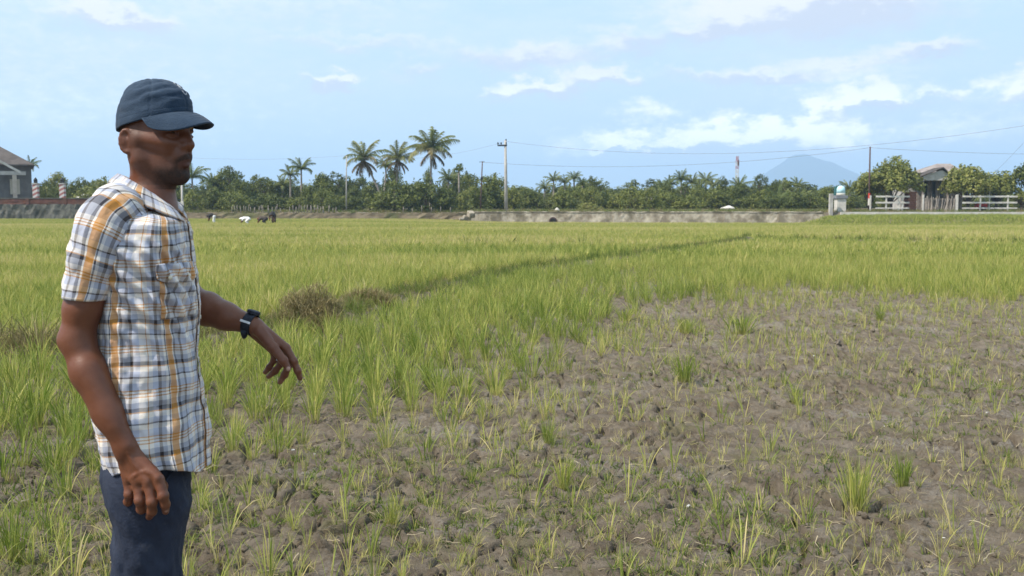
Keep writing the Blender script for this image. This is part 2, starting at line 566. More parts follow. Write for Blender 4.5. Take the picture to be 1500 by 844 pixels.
def blades(n, L, wd, spread, base_r, seg=4, seed=0, lmin=.55, droop=1.0, stray=.12):
    """a clump of leaf blades; returns verts, tris, along, leaf"""
    r = np.random.default_rng(seed)
    V, F, A, Lf = [], [], [], []
    for b in range(n):
        a = r.uniform(0, 2 * math.pi)
        br = base_r * math.sqrt(r.uniform())
        x0, y0 = br * math.cos(a + r.normal(0, .6)), br * math.sin(a + r.normal(0, .6))
        ln = L * r.uniform(lmin, 1.0)
        lean = abs(r.normal(0, spread)) + 0.02
        if r.uniform() < stray:
            lean += r.uniform(.3, .8)
        bend = droop * r.uniform(0.05, 0.55) * (0.5 + lean)
        wv = wd * r.uniform(.7, 1.2)
        tw = r.uniform(0, math.pi)
        px, pz = 0.0, 0.0
        o = len(V)
        col = r.uniform()
        yaw = a + r.normal(0, .25)
        wx, wy = math.cos(tw), math.sin(tw)
        for k in range(seg + 1):
            s = k / seg
            ang = lean + bend * s * s * 1.8
            if k:
                px += ln / seg * math.sin(ang)
                pz += ln / seg * math.cos(ang)
            ww = wv * (0.55 + 0.9 * s) * (1 - s) ** 0.55 if k < seg else 0
            cx, cy = x0 + px * math.cos(yaw), y0 + px * math.sin(yaw)
            if k < seg:
                V.append((cx - wx * ww / 2, cy - wy * ww / 2, pz))
                V.append((cx + wx * ww / 2, cy + wy * ww / 2, pz))
                A += [s, s]
                Lf += [col, col]
            else:
                V.append((cx, cy, pz))
                A.append(1.0)
                Lf.append(col)
        for k in range(seg - 1):
            i = o + 2 * k
            F += [(i, i + 1, i + 3), (i, i + 3, i + 2)]
        i = o + 2 * (seg - 1)
        F.append((i, i + 1, i + 2))
    return V, F, A, Lf

def clump_mesh(name, mat, *parts):
    V, F, A, Lf = [], [], [], []
    for v, f, a, l in parts:
        o = len(V)
        V += v
        F += [(x + o, y + o, z + o) for x, y, z in f]
        A += a
        Lf += l
    me = mesh_np(name, V, F, True, mat)
    add_attr(me, 'along', A)
    add_attr(me, 'leaf', Lf)
    return me

def shift(p, dx, dy):
    return ([(x + dx, y + dy, z) for x, y, z in p[0]], *p[1:])

CL_BIG = [clump_mesh('rice_clump', M_RICE, blades(38, 1.0, .021, .17, .11, 4, 100 + i)) for i in range(6)]
CL_TUFT = [clump_mesh('rice_tuft', M_RICE, blades(95, 1.0, .022, .20, .17, 4, 130 + i)) for i in range(3)]
CL_MID = [clump_mesh('rice_clump', M_RICE, blades(20, 1.0, .022, .20, .09, 4, 120 + i)) for i in range(5)]
CL_SEED = [clump_mesh('rice_seedling', M_RICE, blades(6 + i % 4, 1.0, .026, .16, .05, 4, 140 + i, .45)) for i in range(7)]
CL_FAR = [clump_mesh('rice_far', M_RICE, blades(26, 1.0, .05, .20, .22, 3, 160 + i)) for i in range(4)]
def patch(seed):
    r = np.random.default_rng(seed)
    ps = [shift(blades(6, .40, .034, .20, .07, 2, seed * 50 + k), *r.uniform(-.62, .62, 2)) for k in range(34)]
    return clump_mesh('rice_patch', M_RICE, *ps)
PATCH = [patch(180 + i) for i in range(4)]
CL_WEED = [clump_mesh('weed', M_WEED, blades(11, 1.0, .12, .75, .25, 3, 200 + i, .4)) for i in range(4)]
CL_DRY = [clump_mesh('dry_tuft', M_DRY, blades(50, 1.0, .024, .42, .30, 4, 220 + i, .35, 1.3, .30)) for i in range(4)]
CL_BUNDG = [clump_mesh('bund_tuft', M_WEED, blades(34, 1.0, .035, .40, .28, 3, 240 + i, .4, 1.3)) for i in range(4)]
def litter(seed):
    r = np.random.default_rng(seed)
    V, F, A, Lf = [], [], [], []
    a, o = 0.0, 0
    px, py, pz = -.5, 0.0, .02
    ang = r.normal(0, .3)
    for k in range(5):
        V += [(px, py - .022 * (1 - .15 * k), pz), (px, py + .022 * (1 - .15 * k), pz + .015)]
        A += [k / 4] * 2
        Lf += [.5] * 2
        ang += r.normal(0, .35)
        px += .25 * math.cos(ang)
        py += .25 * math.sin(ang)
        pz = max(.01, pz + r.normal(.02, .05))
    for k in range(4):
        i = 2 * k
        F += [(i, i + 2, i + 3), (i, i + 3, i + 1)]
    return V, F, A, Lf
CL_LIT = [clump_mesh('straw_bit', M_STRAW, litter(260 + i)) for i in range(5)]

def scatter(name, variants, pts, scale, rot, tint, label=None, pick=None, mat=None, zs=None):
    """ONE object of kind stuff: copies of a few small meshes on points"""
    c = bpy.data.collections.new(name + '_kinds')
    for i, me in enumerate(variants):
        o = bpy.data.objects.new('%s_kind_%d' % (name, i), me)
        c.objects.link(o)
    n = len(pts)
    me = bpy.data.meshes.new(name)
    me.vertices.add(n)
    me.vertices.foreach_set('co', np.asarray(pts, np.float32).ravel())
    sc = np.asarray(scale, np.float32)
    sc3 = np.repeat(sc[:, None], 3, 1)
    if zs is not None:
        sc3[:, 2] = zs
    add_attr(me, 'scl', sc3, 'FLOAT_VECTOR')
    add_attr(me, 'rot', rot, 'FLOAT_VECTOR')
    add_attr(me, 'tint', tint)
    add_attr(me, 'pick', rng.integers(0, len(variants), n) if pick is None else pick, 'INT')
    o = obj(name, me)
    ng = bpy.data.node_groups.new(name, 'GeometryNodeTree')
    ng.interface.new_socket('Geometry', in_out='INPUT', socket_type='NodeSocketGeometry')
    ng.interface.new_socket('Geometry', in_out='OUTPUT', socket_type='NodeSocketGeometry')
    N, Lk = ng.nodes, ng.links
    gi, go = N.new('NodeGroupInput'), N.new('NodeGroupOutput')
    ci = N.new('GeometryNodeCollectionInfo')
    ci.inputs['Collection'].default_value = c
    ci.inputs['Separate Children'].default_value = True
    ci.inputs['Reset Children'].default_value = True
    ip = N.new('GeometryNodeInstanceOnPoints')
    ip.inputs['Pick Instance'].default_value = True
    def named(nm, typ):
        a = N.new('GeometryNodeInputNamedAttribute')
        a.data_type = typ
        a.inputs['Name'].default_value = nm
        return [q for q in a.outputs if q.enabled and q.name == 'Attribute'][0]
    Lk.new(gi.outputs[0], ip.inputs['Points'])
    Lk.new(ci.outputs[0], ip.inputs['Instance'])
    Lk.new(named('pick', 'INT'), ip.inputs['Instance Index'])
    e2r = N.new('FunctionNodeEulerToRotation')
    Lk.new(named('rot', 'FLOAT_VECTOR'), e2r.inputs[0])
    Lk.new(e2r.outputs[0], ip.inputs['Rotation'])
    Lk.new(named('scl', 'FLOAT_VECTOR'), ip.inputs['Scale'])
    Lk.new(ip.outputs[0], go.inputs[0])
    md = o.modifiers.new('scatter', 'NODES')
    md.node_group = ng
    return tag(o, label, None, None, 'stuff')

# planting grid
def plant_grid(y0, y1, step, jit, ang=0.16):
    yy = np.arange(-y1 * 1.3, y1 * 1.3, step)
    xx, yy = np.meshgrid(yy, yy)
    xx, yy = xx.ravel() + rng.normal(0, jit, xx.size), yy.ravel() + rng.normal(0, jit, xx.size)
    c, s = math.cos(ang), math.sin(ang)
    x, y = xx * c - yy * s, xx * s + yy * c
    k = (y > y0) & (y < y1) & (np.abs(x) < 0.60 * y + 1.6)
    return x[k], y[k]

MND = gxy(455, 472, .1)
def on_bund(x, y):
    return (seg_dist(x, y, BUND1) < 0.42 + .25 * vnoise(x * 2, y * 2, 3)) | (np.hypot(x - MND[0], y - MND[1]) < .75) | (seg_dist(x, y, BUND2) < 0.55)

def beyond_bund(x, y):
    bx, by = np.array(BUND1).T
    o = np.argsort(bx)
    return y > np.interp(x, bx[o], by[o])

x, y = plant_grid(2.4, 26, 0.215, 0.035)
dep = rice_depth(x, y)
beyond = beyond_bund(x, y)
keep = ~on_bund(x, y) & ~((np.hypot(x + .83, y - 2.5) < .55))
u = rng.uniform(size=len(x))
hole = fbm(x * .55, y * .55, 3, 60)
thin = np.where(beyond, 1.0, .24 * sstep(.6, -1.0, x) + np.clip(0.54 + 0.55 * sstep(.38, .58, hole), 0, .95))
dense = (dep > -1.6) & (u < thin * np.clip(.30 + dep * .42, 0.03, 1))
patchy = sstep(.42, .62, fbm(x * .8 + 5, y * .8, 3, 61))
seedl = (dep <= 0.3) & (u < .50 + .48 * patchy) & (y > 3.0)
seedl &= ~dense
keep_d, keep_s = keep & dense, keep & seedl

X = {}
def pack(mask, kind):
    xx, yy = x[mask], y[mask]
    return dict(x=xx, y=yy, z=gz(xx, yy) - .012, dep=dep[mask], bey=beyond[mask], kind=kind)
D, S = pack(keep_d, 'clump'), pack(keep_s, 'seed')
nd, ns = len(D['x']), len(S['x'])
far_k = sstep(9, 24, D['y'])
D['h'] = np.where(D['bey'], .38, np.clip(.24 + .05 * D['dep'], .13, .36)) * rng.uniform(.78, 1.12, nd)
D['w'] = D['h'] * rng.uniform(.95, 1.3, nd) * np.where(D['bey'], 1.1, 1.0)
colour_drift = fbm(D['x'] * .35, D['y'] * .35, 3, 63) - .5
D['tint'] = np.clip(np.where(D['bey'], .48, .33) + colour_drift * .5 + rng.normal(0, .09, nd) + .10 * far_k, .05, .95)
S['h'] = rng.uniform(.09, .26, ns) * (1 + .3 * patchy[keep_s])
S['w'] = S['h'] * rng.uniform(.8, 1.3, ns)
S['tint'] = np.clip(rng.normal(.56, .18, ns), .1, 1)

def in_view(q, z=0.15):
    px, py = proj_px(q['x'], q['y'], z)
    return (px > -15) & (px < 1515) & (py < 900)
def place_individuals(q, kinds, name, label, cat, group, count):
    vis = np.where(in_view(q))[0]
    size = q['h'][vis] / q['y'][vis]
    order = vis[np.argsort(-size)][:count]
    for i in order:
        o = bpy.data.objects.new(name, kinds[int(rng.integers(0, len(kinds)))])
        o.location = (q['x'][i], q['y'][i], q['z'][i])
        o.rotation_euler = (rng.normal(0, .05), rng.normal(0, .05), rng.uniform(0, 6.28))
        o.scale = (q['w'][i], q['w'][i], q['h'][i])
        o['tint'] = float(q['tint'][i])
        COL.objects.link(o)
        tag(o, label, cat, group)
    rest = np.ones(len(q['x']), bool)
    rest[order] = False
    return rest
x2, y2 = plant_grid(3.0, 22, 0.15, 0.05, -.1)
dep2 = rice_depth(x2, y2)
gc = gxy(965, 505)
near_edge = np.maximum(sstep(-5.0, .2, dep2), 1.5 * np.exp(-((x2 - gc[0]) / .9) ** 2 - ((y2 - gc[1]) / 1.9) ** 2))
k2 = (dep2 < .6) & ~on_bund(x2, y2) & (rng.uniform(size=len(x2)) < (.16 + .55 * near_edge) * sstep(.30, .60, fbm(x2 * .9, y2 * .9, 3, 62)) + .05)
E = dict(x=x2[k2], y=y2[k2], z=gz(x2[k2], y2[k2]) - .012)
ne = len(E['x'])
E['h'] = rng.uniform(.06, .16, ne) * (1 + .55 * near_edge[k2])
E['w'] = E['h'] * rng.uniform(.9, 1.5, ne)
E['tint'] = np.clip(rng.normal(.52, .18, ne), .1, 1)
rd = place_individuals(D, CL_BIG, 'rice_clump', 'leafy green rice clump growing at the near edge of the green paddy', 'rice clump', 'rice clumps at the edge of the paddy', 290)
rs = place_individuals(S, CL_SEED, 'rice_seedling', 'short sparse yellow-green rice seedling in the bare cracked soil', 'rice seedling', 'rice seedlings in the bare soil', 290)

def rots(n, tilt=.06):
    return np.stack([rng.normal(0, tilt, n), rng.normal(0, tilt, n), rng.uniform(0, 6.28, n)], -1)
def scat(name, kinds, q, mask, label, **kw):
    pts = np.stack([q['x'][mask], q['y'][mask], q['z'][mask]], -1)
    return scatter(name, kinds, pts, q['w'][mask], rots(len(pts)), q['tint'][mask], label, zs=q['h'][mask], **kw)
scat('rice_plants', CL_BIG + CL_MID, D, rd, 'green rice plants massed in the paddy behind the bare patch')
scat('young_rice', CL_SEED + CL_MID[:2], E, np.ones(ne, bool), 'short young rice thickening towards the edge of the paddy')
scat('rice_seedlings', CL_SEED, S, rs, 'thin rice seedlings scattered over the farther bare soil')

# single tufts that stand out on the bare soil, placed where the photograph shows them
TUFTS = [(803, 650, 50, 30, .12, 'lone dark green rice tuft on bare soil, directly left of a row of pale seedlings'),
         (1003, 562, 50, 46, .16, 'bushy green rice tuft at the tip of the paddy beside the bare soil'),
         (1087, 490, 40, 52, .24, 'tall yellow-green rice tuft standing at the middle edge of the bare soil'),
         (1165, 592, 34, 28, .30, 'small upright rice tuft alone in the middle of the bare soil'),
         (1288, 470, 28, 24, .16, 'small dark rice tuft near the top edge of the bare soil'),
         (1322, 716, 62, 42, .10, 'spiky dark green rice tuft in the lower right of the bare soil'),
         (825, 716, 70, 20, .45, 'slender yellow-green rice tuft below the lone dark green tuft'),
         (1255, 752, 110, 50, .48, 'loose pale rice tuft with straw leaves in front of the spiky dark tuft'),
         (1005, 490, 30, 34, .35, 'low rice tuft left of the tall yellow-green tuft'),
         (20, 825, 120, 60, .18, 'large rice clump at the lower left corner of the picture'),
         (575, 770, 60, 26, .42, 'thin rice tuft in the dry soil right of the person'),
         (915, 470, 26, 40, .3, 'short rice tuft on the paddy edge above the grassy bare soil')]
for (px, py, hp, wp, tn, lab) in TUFTS:
    g = gat(px, py)
    hh = hp * g.y / FPX
    o = bpy.data.objects.new('rice_tuft', CL_TUFT[int(rng.integers(0, 3))])
    o.location = (g.x, g.y, float(gz([g.x], [g.y])[0]) - .015)
    o.scale = (max(wp * g.y / FPX * 1.25, hh * .7), max(wp * g.y / FPX * 1.25, hh * .7), hh * 1.05)
    o.rotation_euler = (0, 0, rng.uniform(0, 6))
    o['tint'] = tn
    COL.objects.link(o)
    tag(o, lab, 'rice tuft')

# middle and far paddy
x, y = plant_grid(25.5, 58, 0.36, 0.10)
k = ~on_bund(x, y)
x, y = x[k], y[k]
n = len(x)
bey = beyond_bund(x, y)
drift = 1.5 * (fbm(x * .10, y * .22, 3, 64) - .5)
far_tint = np.clip(np.where(bey, .52, .42) + drift * .45 + rng.normal(0, .07, n) + .10 * sstep(30, 55, y), .1, .95)
hh = .38 * rng.uniform(.85, 1.1, n)
scatter('rice_field', CL_FAR, np.stack([x, y, base_z(x, y)], -1), hh * 1.15, rots(n), far_tint, 'yellow-green rice of the middle field', zs=hh)
x, y = plant_grid(57.5, 118, 1.05, 0.12)
k = (y < wall_y(x) - .7) & ~on_bund(x, y)
x, y = x[k], y[k]
n = len(x)
drift = 1.7 * (fbm(x * .03, y * .16, 3, 65) - .5)
terr = (x > 25.5 + (y - 86) * 0.62) & (y > 86)
straw_strip = ((np.abs(y - 67 - x * .02) < 0.9) & (x < -3) & (x > -60)) | ((np.abs(y - 97) < 1.2) & (x < -8))
ft = np.clip(.57 + drift * .5 + rng.normal(0, .05, n), .1, .95)
ft = np.where(terr, .36 + rng.normal(0, .05, n), ft)
ft = np.where(straw_strip, .95, ft)
scatter('rice_far_field', PATCH, np.stack([x, y, base_z(x, y)], -1), np.full(n, 1.0), rots(n, .01), ft, 'pale yellow-green rice reaching to the far wall', zs=np.where(straw_strip, .8, rng.uniform(.9, 1.08, n)))

# low weeds, straw and white flecks on the bare soil
def bare_pts(n, y0, y1, power=1.7):
    yy = y0 + (y1 - y0) * rng.uniform(size=n) ** power
    xx = rng.uniform(-.62, .62, n) * yy
    k = rice_depth(xx, yy) < .8
    return xx[k], yy[k]
x, y = bare_pts(21000, 3.1, 17)
wv = fbm(x * 1.1 + 7, y * 1.1, 4, 71)
k = rng.uniform(size=len(x)) < sstep(.42, .66, wv) * .8 + .05
x, y = x[k], y[k]
n = len(x)
scatter('low_weeds', CL_WEED, np.stack([x, y, gz(x, y) - .004], -1), rng.uniform(.025, .065, n), rots(n, .15), rng.uniform(.35, 1.0, n), 'low green weeds creeping over the bare soil')
x, y = bare_pts(4500, 3.1, 14)
n = len(x)
scatter('straw_litter', CL_LIT, np.stack([x, y, gz(x, y) + .003], -1), rng.uniform(.03, .11, n) * np.where(rng.uniform(size=n) < .08, 1.6, 1), rots(n, .35), rng.uniform(0, 1, n), 'dry straw bits lying on the bare soil', zs=rng.uniform(.04, .12, n))
x, y = bare_pts(5200, 3.1, 13)
n = len(x)
scatter('dry_stubble', CL_SEED, np.stack([x, y, gz(x, y) - .01], -1), rng.uniform(.05, .12, n), rots(n, .3), rng.uniform(.75, 1.0, n), 'thin straw-coloured stubble in the bare soil', zs=rng.uniform(.05, .12, n))
mb = MB()
x, y = bare_pts(60, 3.4, 15, 1.2)
zz = gz(x, y)
for i in range(len(x)):
    s = rng.uniform(.003, .008)
    mb.box((x[i], y[i], zz[i] + s * .4), (s * 2.2, s * 1.4, s), rng.uniform(0, 6))
tag(mb.build('shell_debris', rough_mat('white_shell', (.62, .60, .55), (.75, .74, .70), 30)), 'tiny white shell bits scattered on the soil', kind='stuff')
# loose clods
def clod(seed):
    bm = bmesh.new()
    bmesh.ops.create_icosphere(bm, subdivisions=2, radius=1)
    P = np.array([v.co for v in bm.verts], np.float32)
    k = 0.62 + .75 * vnoise3(P[:, 0] * 1.6 + 5, P[:, 1] * 1.6 + 5, P[:, 2] * 1.6 + 5, seed)
    for vv, kk in zip(bm.verts, k):
        vv.co = vv.co * kk
        vv.co.z *= .68
    me = bpy.data.meshes.new('clod')
    bm.to_mesh(me)
    bm.free()
    me.materials.append(M_SOIL)
    return me
x, y = bare_pts(1300, 3.2, 12)
n = len(x)
s = .007 + .028 * rng.uniform(size=n) ** 3
scatter('soil_clods', [clod(i) for i in range(5)], np.stack([x, y, gz(x, y) + s * .15], -1), s, rots(n, .5), np.zeros(n), 'loose dry clods of soil')

# bunds: dry brown grass near, dark green weeds farther off
def along(pts, step):
    out = []
    for (ax, ay), (bx, by) in zip(pts[:-1], pts[1:]):
        L = math.hypot(bx - ax, by - ay)
        for k in range(max(1, int(L / step))):
            q = (k + rng.uniform()) / max(1, int(L / step))
            out.append((ax + (bx - ax) * q, ay + (by - ay) * q))
    return np.array(out)
P = np.concatenate([along(BUND1[:7], .026), along(BUND1[6:9], .05)])
P = P[(fbm(P[:, 0] * .9, P[:, 1] * .9, 2, 73) > .36) | (P[:, 0] < -3.6)]
P = P + rng.normal(0, .15, P.shape)
n = len(P)
hb = rng.uniform(.12, .27, n) * np.where(P[:, 0] < -3.6, 1.7, .9)
scatter('dry_bund_grass', CL_DRY, np.stack([P[:, 0], P[:, 1], base_z(P[:, 0], P[:, 1]) - .02], -1), hb, rots(n, .2), np.clip(rng.normal(.55, .22, n), 0, 1), 'dry olive-brown grass along the bund', zs=hb * .9)
P = along(BUND1[:9], .05) + rng.normal(0, .20, (1, 2))
P = P + rng.normal(0, .17, P.shape)
n = len(P)
hb = rng.uniform(.12, .28, n)
scatter('bund_grass', CL_BUNDG, np.stack([P[:, 0], P[:, 1], base_z(P[:, 0], P[:, 1]) - .02], -1), hb * 1.1, rots(n, .2), rng.uniform(.4, 1.0, n), 'short green grass creeping over the bund', zs=hb)
P = np.concatenate([along(BUND1[8:], .10), along(BUND2, .12)])
P = P + rng.normal(0, .22, P.shape)
n = len(P)
hb = rng.uniform(.18, .36, n)
scatter('bund_weeds', CL_BUNDG + CL_DRY[:1], np.stack([P[:, 0], P[:, 1], base_z(P[:, 0], P[:, 1]) - .02], -1), hb, rots(n, .15), rng.uniform(.25, .95, n), 'dark green weeds along the far bund', zs=hb)
P = np.concatenate([along([gxy(605, 355, .2), gxy(890, 355, .2)], .5), along([gxy(300, 333, .2), gxy(640, 335, .2)], .9)])
P = P[rng.uniform(size=len(P)) < .55] + rng.normal(0, .1, (1, 2))
n = len(P)
hb = rng.uniform(.45, .62, n)
scatter('field_weeds', CL_BUNDG, np.stack([P[:, 0], P[:, 1], base_z(P[:, 0], P[:, 1])], -1), hb * 1.2, rots(n, .1), rng.uniform(0, .4, n), 'dark weed tufts in a row across the far rice', zs=hb)

def weed_mound(px, py, wpx, hpx, lab, seed):
    g = gat(px, py, .1)
    r = np.random.default_rng(seed)
    wv, hv = wpx * g.y / FPX / 2, hpx * g.y / FPX
    parts = []
    for k in range(420):
        a, q = r.uniform(0, 6.28), math.sqrt(r.uniform())
        rim = (1 - .80 * q ** 2.2) * (.82 + .30 * math.sin(a * 3 + seed) * q)
        up = r.uniform(0, 1) ** .45 * max(.05, rim * hv - .08)
        b = blades(13, r.uniform(.11, .19), .010, .85, .05, 4, seed * 1000 + k, .4, 2.0, .4)
        px_, py_ = wv * q * math.cos(a), wv * .8 * q * math.sin(a)
        parts.append(([(x_ + px_, y_ + py_, z_ + up) for x_, y_, z_ in b[0]], *b[1:]))
    root = thing('dry_weed_mound', (g.x, g.y, float(base_z([g.x], [g.y])[0]) - .05), lab, 'weed mound')
    o = obj('stems', clump_mesh('stems', M_DRY, *parts), root)
    o['tint'] = .74
    return root
weed_mound(455, 474, 108, 92, 'large mound of dry brown weeds on the bund beyond the outstretched hand', 3)
weed_mound(540, 444, 76, 32, 'low flat heap of dry weeds on the bund beyond the large mound', 4)
# ------------------------------------------------------------------ far bank: walls, trees, poles, houses
def bz(x, y):
    return float(base_z(np.array([x]), np.array([y]))[0])
M_STONE = rough_mat('weathered_wall', (.22, .185, .135), (.52, .465, .37), 1.1, .9, .03, 7, c3=(.15, .13, .09), scale3=.5)
M_STONE2 = rough_mat('grey_rubble_wall', (.085, .083, .070), (.17, .165, .14), 3.0, .9, .04, 6, c3=(.07, .07, .055), scale3=.5)
M_BRICK = rough_mat('old_brick', (.095, .040, .028), (.15, .066, .046), 2.0, .9, .02, 6, c3=(.09, .06, .045), scale3=.4)
M_PIER = rough_mat('red_brick', (.26, .12, .08), (.36, .18, .12), 3.0, .9, .02)
M_CONC = rough_mat('grey_concrete', (.34, .32, .29), (.47, .45, .41), 1.5, .85, .01)
M_PALE = rough_mat('pale_paint', (.48, .45, .39), (.64, .61, .55), 2.0, .7, .004)
M_WOOD = rough_mat('grey_wood', (.20, .17, .145), (.32, .28, .24), 3.0, .85, .01)
M_DARKWOOD = rough_mat('dark_wood', (.055, .045, .04), (.10, .085, .075), 3.0, .85, .01)
M_ROOF_W = rough_mat('weathered_roof', (.22, .18, .165), (.33, .285, .26), .8, .8, .01, c3=(.15, .12, .11), scale3=.5)
M_ROOF_D = rough_mat('dark_roof', (.075, .062, .055), (.12, .10, .088), 1.2, .8, .02)
M_GLASS = rough_mat('dark_glass', (.02, .022, .025), (.03, .033, .036), 1.0, .15, .0, spec=.5)
M_RED = rough_mat('red_paint', (.45, .045, .03), (.56, .07, .045), 3.0, .5, .002)
M_RUST = rough_mat('rusty_pole', (.075, .048, .042), (.12, .075, .065), 2.0, .8, .004)
M_BLUE = rough_mat('pale_blue_paint', (.40, .66, .74), (.55, .78, .84), 2.0, .6, .003)
M_TEAL = rough_mat('dark_teal_paint', (.03, .10, .10), (.05, .14, .14), 2.0, .6, .003)
M_BLACK = rough_mat('black_metal', (.015, .015, .016), (.03, .03, .032), 3.0, .5, .002)
M_WIRE = rough_mat('weathered_cable', (.16, .16, .17), (.22, .22, .23), 3.0, .7, 0)
M_BARK = rough_mat('tree_bark', (.085, .068, .05), (.16, .13, .10), 4.0, .9, .03)
M_PALMBARK = rough_mat('palm_bark', (.20, .17, .14), (.33, .29, .245), 3.0, .9, .03)

def wall_strip(name, A, B, z0, z1, thick, mat, parent=None, bumps=0.0, n=60, cap=None, seed=0):
    """a wall between two plan points with an uneven face and top"""
    A, B = Vector((A[0], A[1], 0)), Vector((B[0], B[1], 0))
    d = (B - A).normalized()
    nrm = Vector((d.y, -d.x, 0))
    r = np.random.default_rng(seed)
    rows = 5
    V, F = [], []
    off = r.normal(0, bumps, (n + 1, rows))
    topj = r.normal(0, bumps * .7, n + 1)
    for i in range(n + 1):
        p = A.lerp(B, i / n)
        for k in range(rows):
            q = p + nrm * (thick / 2 + off[i, k])
            V.append((q.x, q.y, z0 + (z1 - z0) * k / (rows - 1) + (topj[i] if k == rows - 1 else 0)))
        q = p - nrm * thick / 2
        V.append((q.x, q.y, z1 + topj[i]))
        V.append((q.x, q.y, z0))
    S = rows + 2
    for i in range(n):
        for k in range(S - 1):
            a = i * S + k
            F.append((a, a + S, a + S + 1, a + 1))
    F.append(tuple(range(S)))
    F.append(tuple(n * S + k for k in reversed(range(S))))
    mb = MB().add(V, F)
    return mb.build(name, mat, parent)

# long pale retaining wall across the middle
wroot = thing('retaining_wall', (WALL_A.x, WALL_A.y, 0), 'long pale stained retaining wall at the far edge of the rice', 'wall')
def wl(v): return (v.x - WALL_A.x, v.y - WALL_A.y)
wall_strip('wall_face', wl(WALL_A), wl(WALL_B), -.4, 1.16, .5, M_STONE, wroot, .013, 120, seed=1)
wall_strip('coping', wl(WALL_A), wl(WALL_B), 1.16, 1.25, .62, M_STONE, wroot, .012, 120, seed=2)
wd = (WALL_B - WALL_A).normalized()
for px in (742, 905, 1058, 1130):
    p = at(px, 320, 104)
    q = (WALL_A + wd * (p.x - WALL_A.x)) - WALL_A
    b = MB().add([(q.x - .5, q.y - .34, -.4), (q.x + .5, q.y - .4, -.4), (q.x + .38, q.y - .29, 1.1), (q.x - .38, q.y - .27, 1.1), (q.x - .5, q.y + .1, -.4), (q.x + .5, q.y + .1, -.4), (q.x + .38, q.y + .1, 1.1), (q.x - .38, q.y + .1, 1.1)],
                 [(0, 1, 2, 3), (4, 7, 6, 5), (0, 3, 7, 4), (1, 5, 6, 2), (3, 2, 6, 7), (0, 4, 5, 1)])
    b.build('buttress', M_STONE, wroot)
q = (WALL_A + wd * (at(812, 322, 104).x - WALL_A.x)) - WALL_A
mb = MB()
ring = [(q.x + .34 * math.cos(a), q.y - .42, .25 + .30 * math.sin(a)) for a in np.linspace(0, 2 * math.pi, 14, endpoint=False)]
mb.tube([(q.x, q.y - .5, .27), (q.x, q.y - .2, .27)], .42, 14)
mb.build('drain_outlet', M_RUST, wroot)
MB().tube([(q.x, q.y - .53, .27), (q.x, q.y - .499, .27)], .30, 14).build('drain_mouth_shade', M_BLACK, wroot)  # black disc painted in for the shade inside the drain
# broken lumps where the wall ends
for i, (px, py, s) in enumerate(((684, 320, .55), (690, 314, .62), (676, 321, .32))):
    p = at(px, py, 102.6 - i * .5)
    o = obj('broken_slab', MB().box((0, 0, 0), (s * 1.5, s, s * .9), .3 + i).mesh('broken_slab', M_STONE))
    o.location, o.rotation_euler = (p.x, p.y, p.z), (.25 * i, .3 - .4 * i, .6 * i)
    o.modifiers.new('bevel', 'BEVEL').width = .06
    tag(o, ['tilted pale slab at the foot of the broken wall end', 'upper pale block standing on the broken wall end', 'small pale lump lying farthest out from the broken wall end'][i], 'rubble')
# low earthen bank on the left, its revetment crumbling
bank = wall_strip('bank_revetment', (-39.2, 111.5), (WALL_A.x - .3, 111.5), -.2, 1.08, .6, rough_mat('brown_bank', (.17, .13, .085), (.30, .24, .16), .9, .95, .04, c3=(.14, .14, .06), scale3=.25), None, .035, 60, seed=3)
tag(bank, 'low crumbling brown bank behind the far rice left of the pale wall', 'bank')

# compound wall at the left: rubble foot, brick top
lw = thing('compound_wall', (-58, 109.5, 0), 'long dark wall with brick top and grey rubble foot at the left', 'wall')
wall_strip('rubble_foot', (-40, 0), (18.5, 0), -.2, 2.02, .5, M_STONE2, lw, .05, 160, seed=4)
wall_strip('brick_top', (-40, 0), (18.5, 0), 2.02, 2.62, .36, M_BRICK, lw, .012, 60, seed=5)
wall_strip('coping', (-40, 0), (18.5, 0), 2.62, 2.72, .46, M_STONE2, lw, .01, 60, seed=6)
for k in range(14):
    MB().box((-36 + 4.1 * k, -.06, 2.33), (.36, .36, .66)).build('brick_pier', M_BRICK, lw)
# two red and white banded posts behind that wall
m, t, out = new_mat('barber_stripes')
tcn = t.n('ShaderNodeTexCoord')
sp = t.n('ShaderNodeSeparateXYZ')
t.put(sp.inputs[0], tcn.outputs['Object'])
fr = t.math('FRACT', t.math('ADD', t.math('MULTIPLY', sp.outputs[2], 2.0), t.math('MULTIPLY', sp.outputs[0], -1.1)))
principled(t, out, t.mix(t.math('GREATER_THAN', fr, .5), (.58, .54, .51), (.36, .15, .13)), .6)
M_STRIPE = m
for px, lab in ((53, 'red and white banded gate post nearer the dark roofed house'), (92, 'red and white banded gate post nearer the white tent roof')):
    p = at(px, 290, 111)
    g = thing('striped_post', (p.x, 111, 1.3), lab, 'gate post')
    hgt = at(px, 270, 111).z - 1.3
    MB().box((0, 0, hgt / 2), (.52, .52, hgt)).build('shaft', M_STRIPE, g)
    MB().box((0, 0, hgt + .06), (.64, .64, .12)).build('cap', M_CONC, g)
    lamp = MB().box((0, 0, hgt + .32), (.3, .3, .4)).tube([(0, 0, hgt + .5), (0, 0, hgt + .75)], [.22, .03], 8)
    lamp.build('lantern', M_BLACK, g)

# ------------------------------------------------------------------ houses
def prism(mb, base, apex, thick=0.0):
    pass

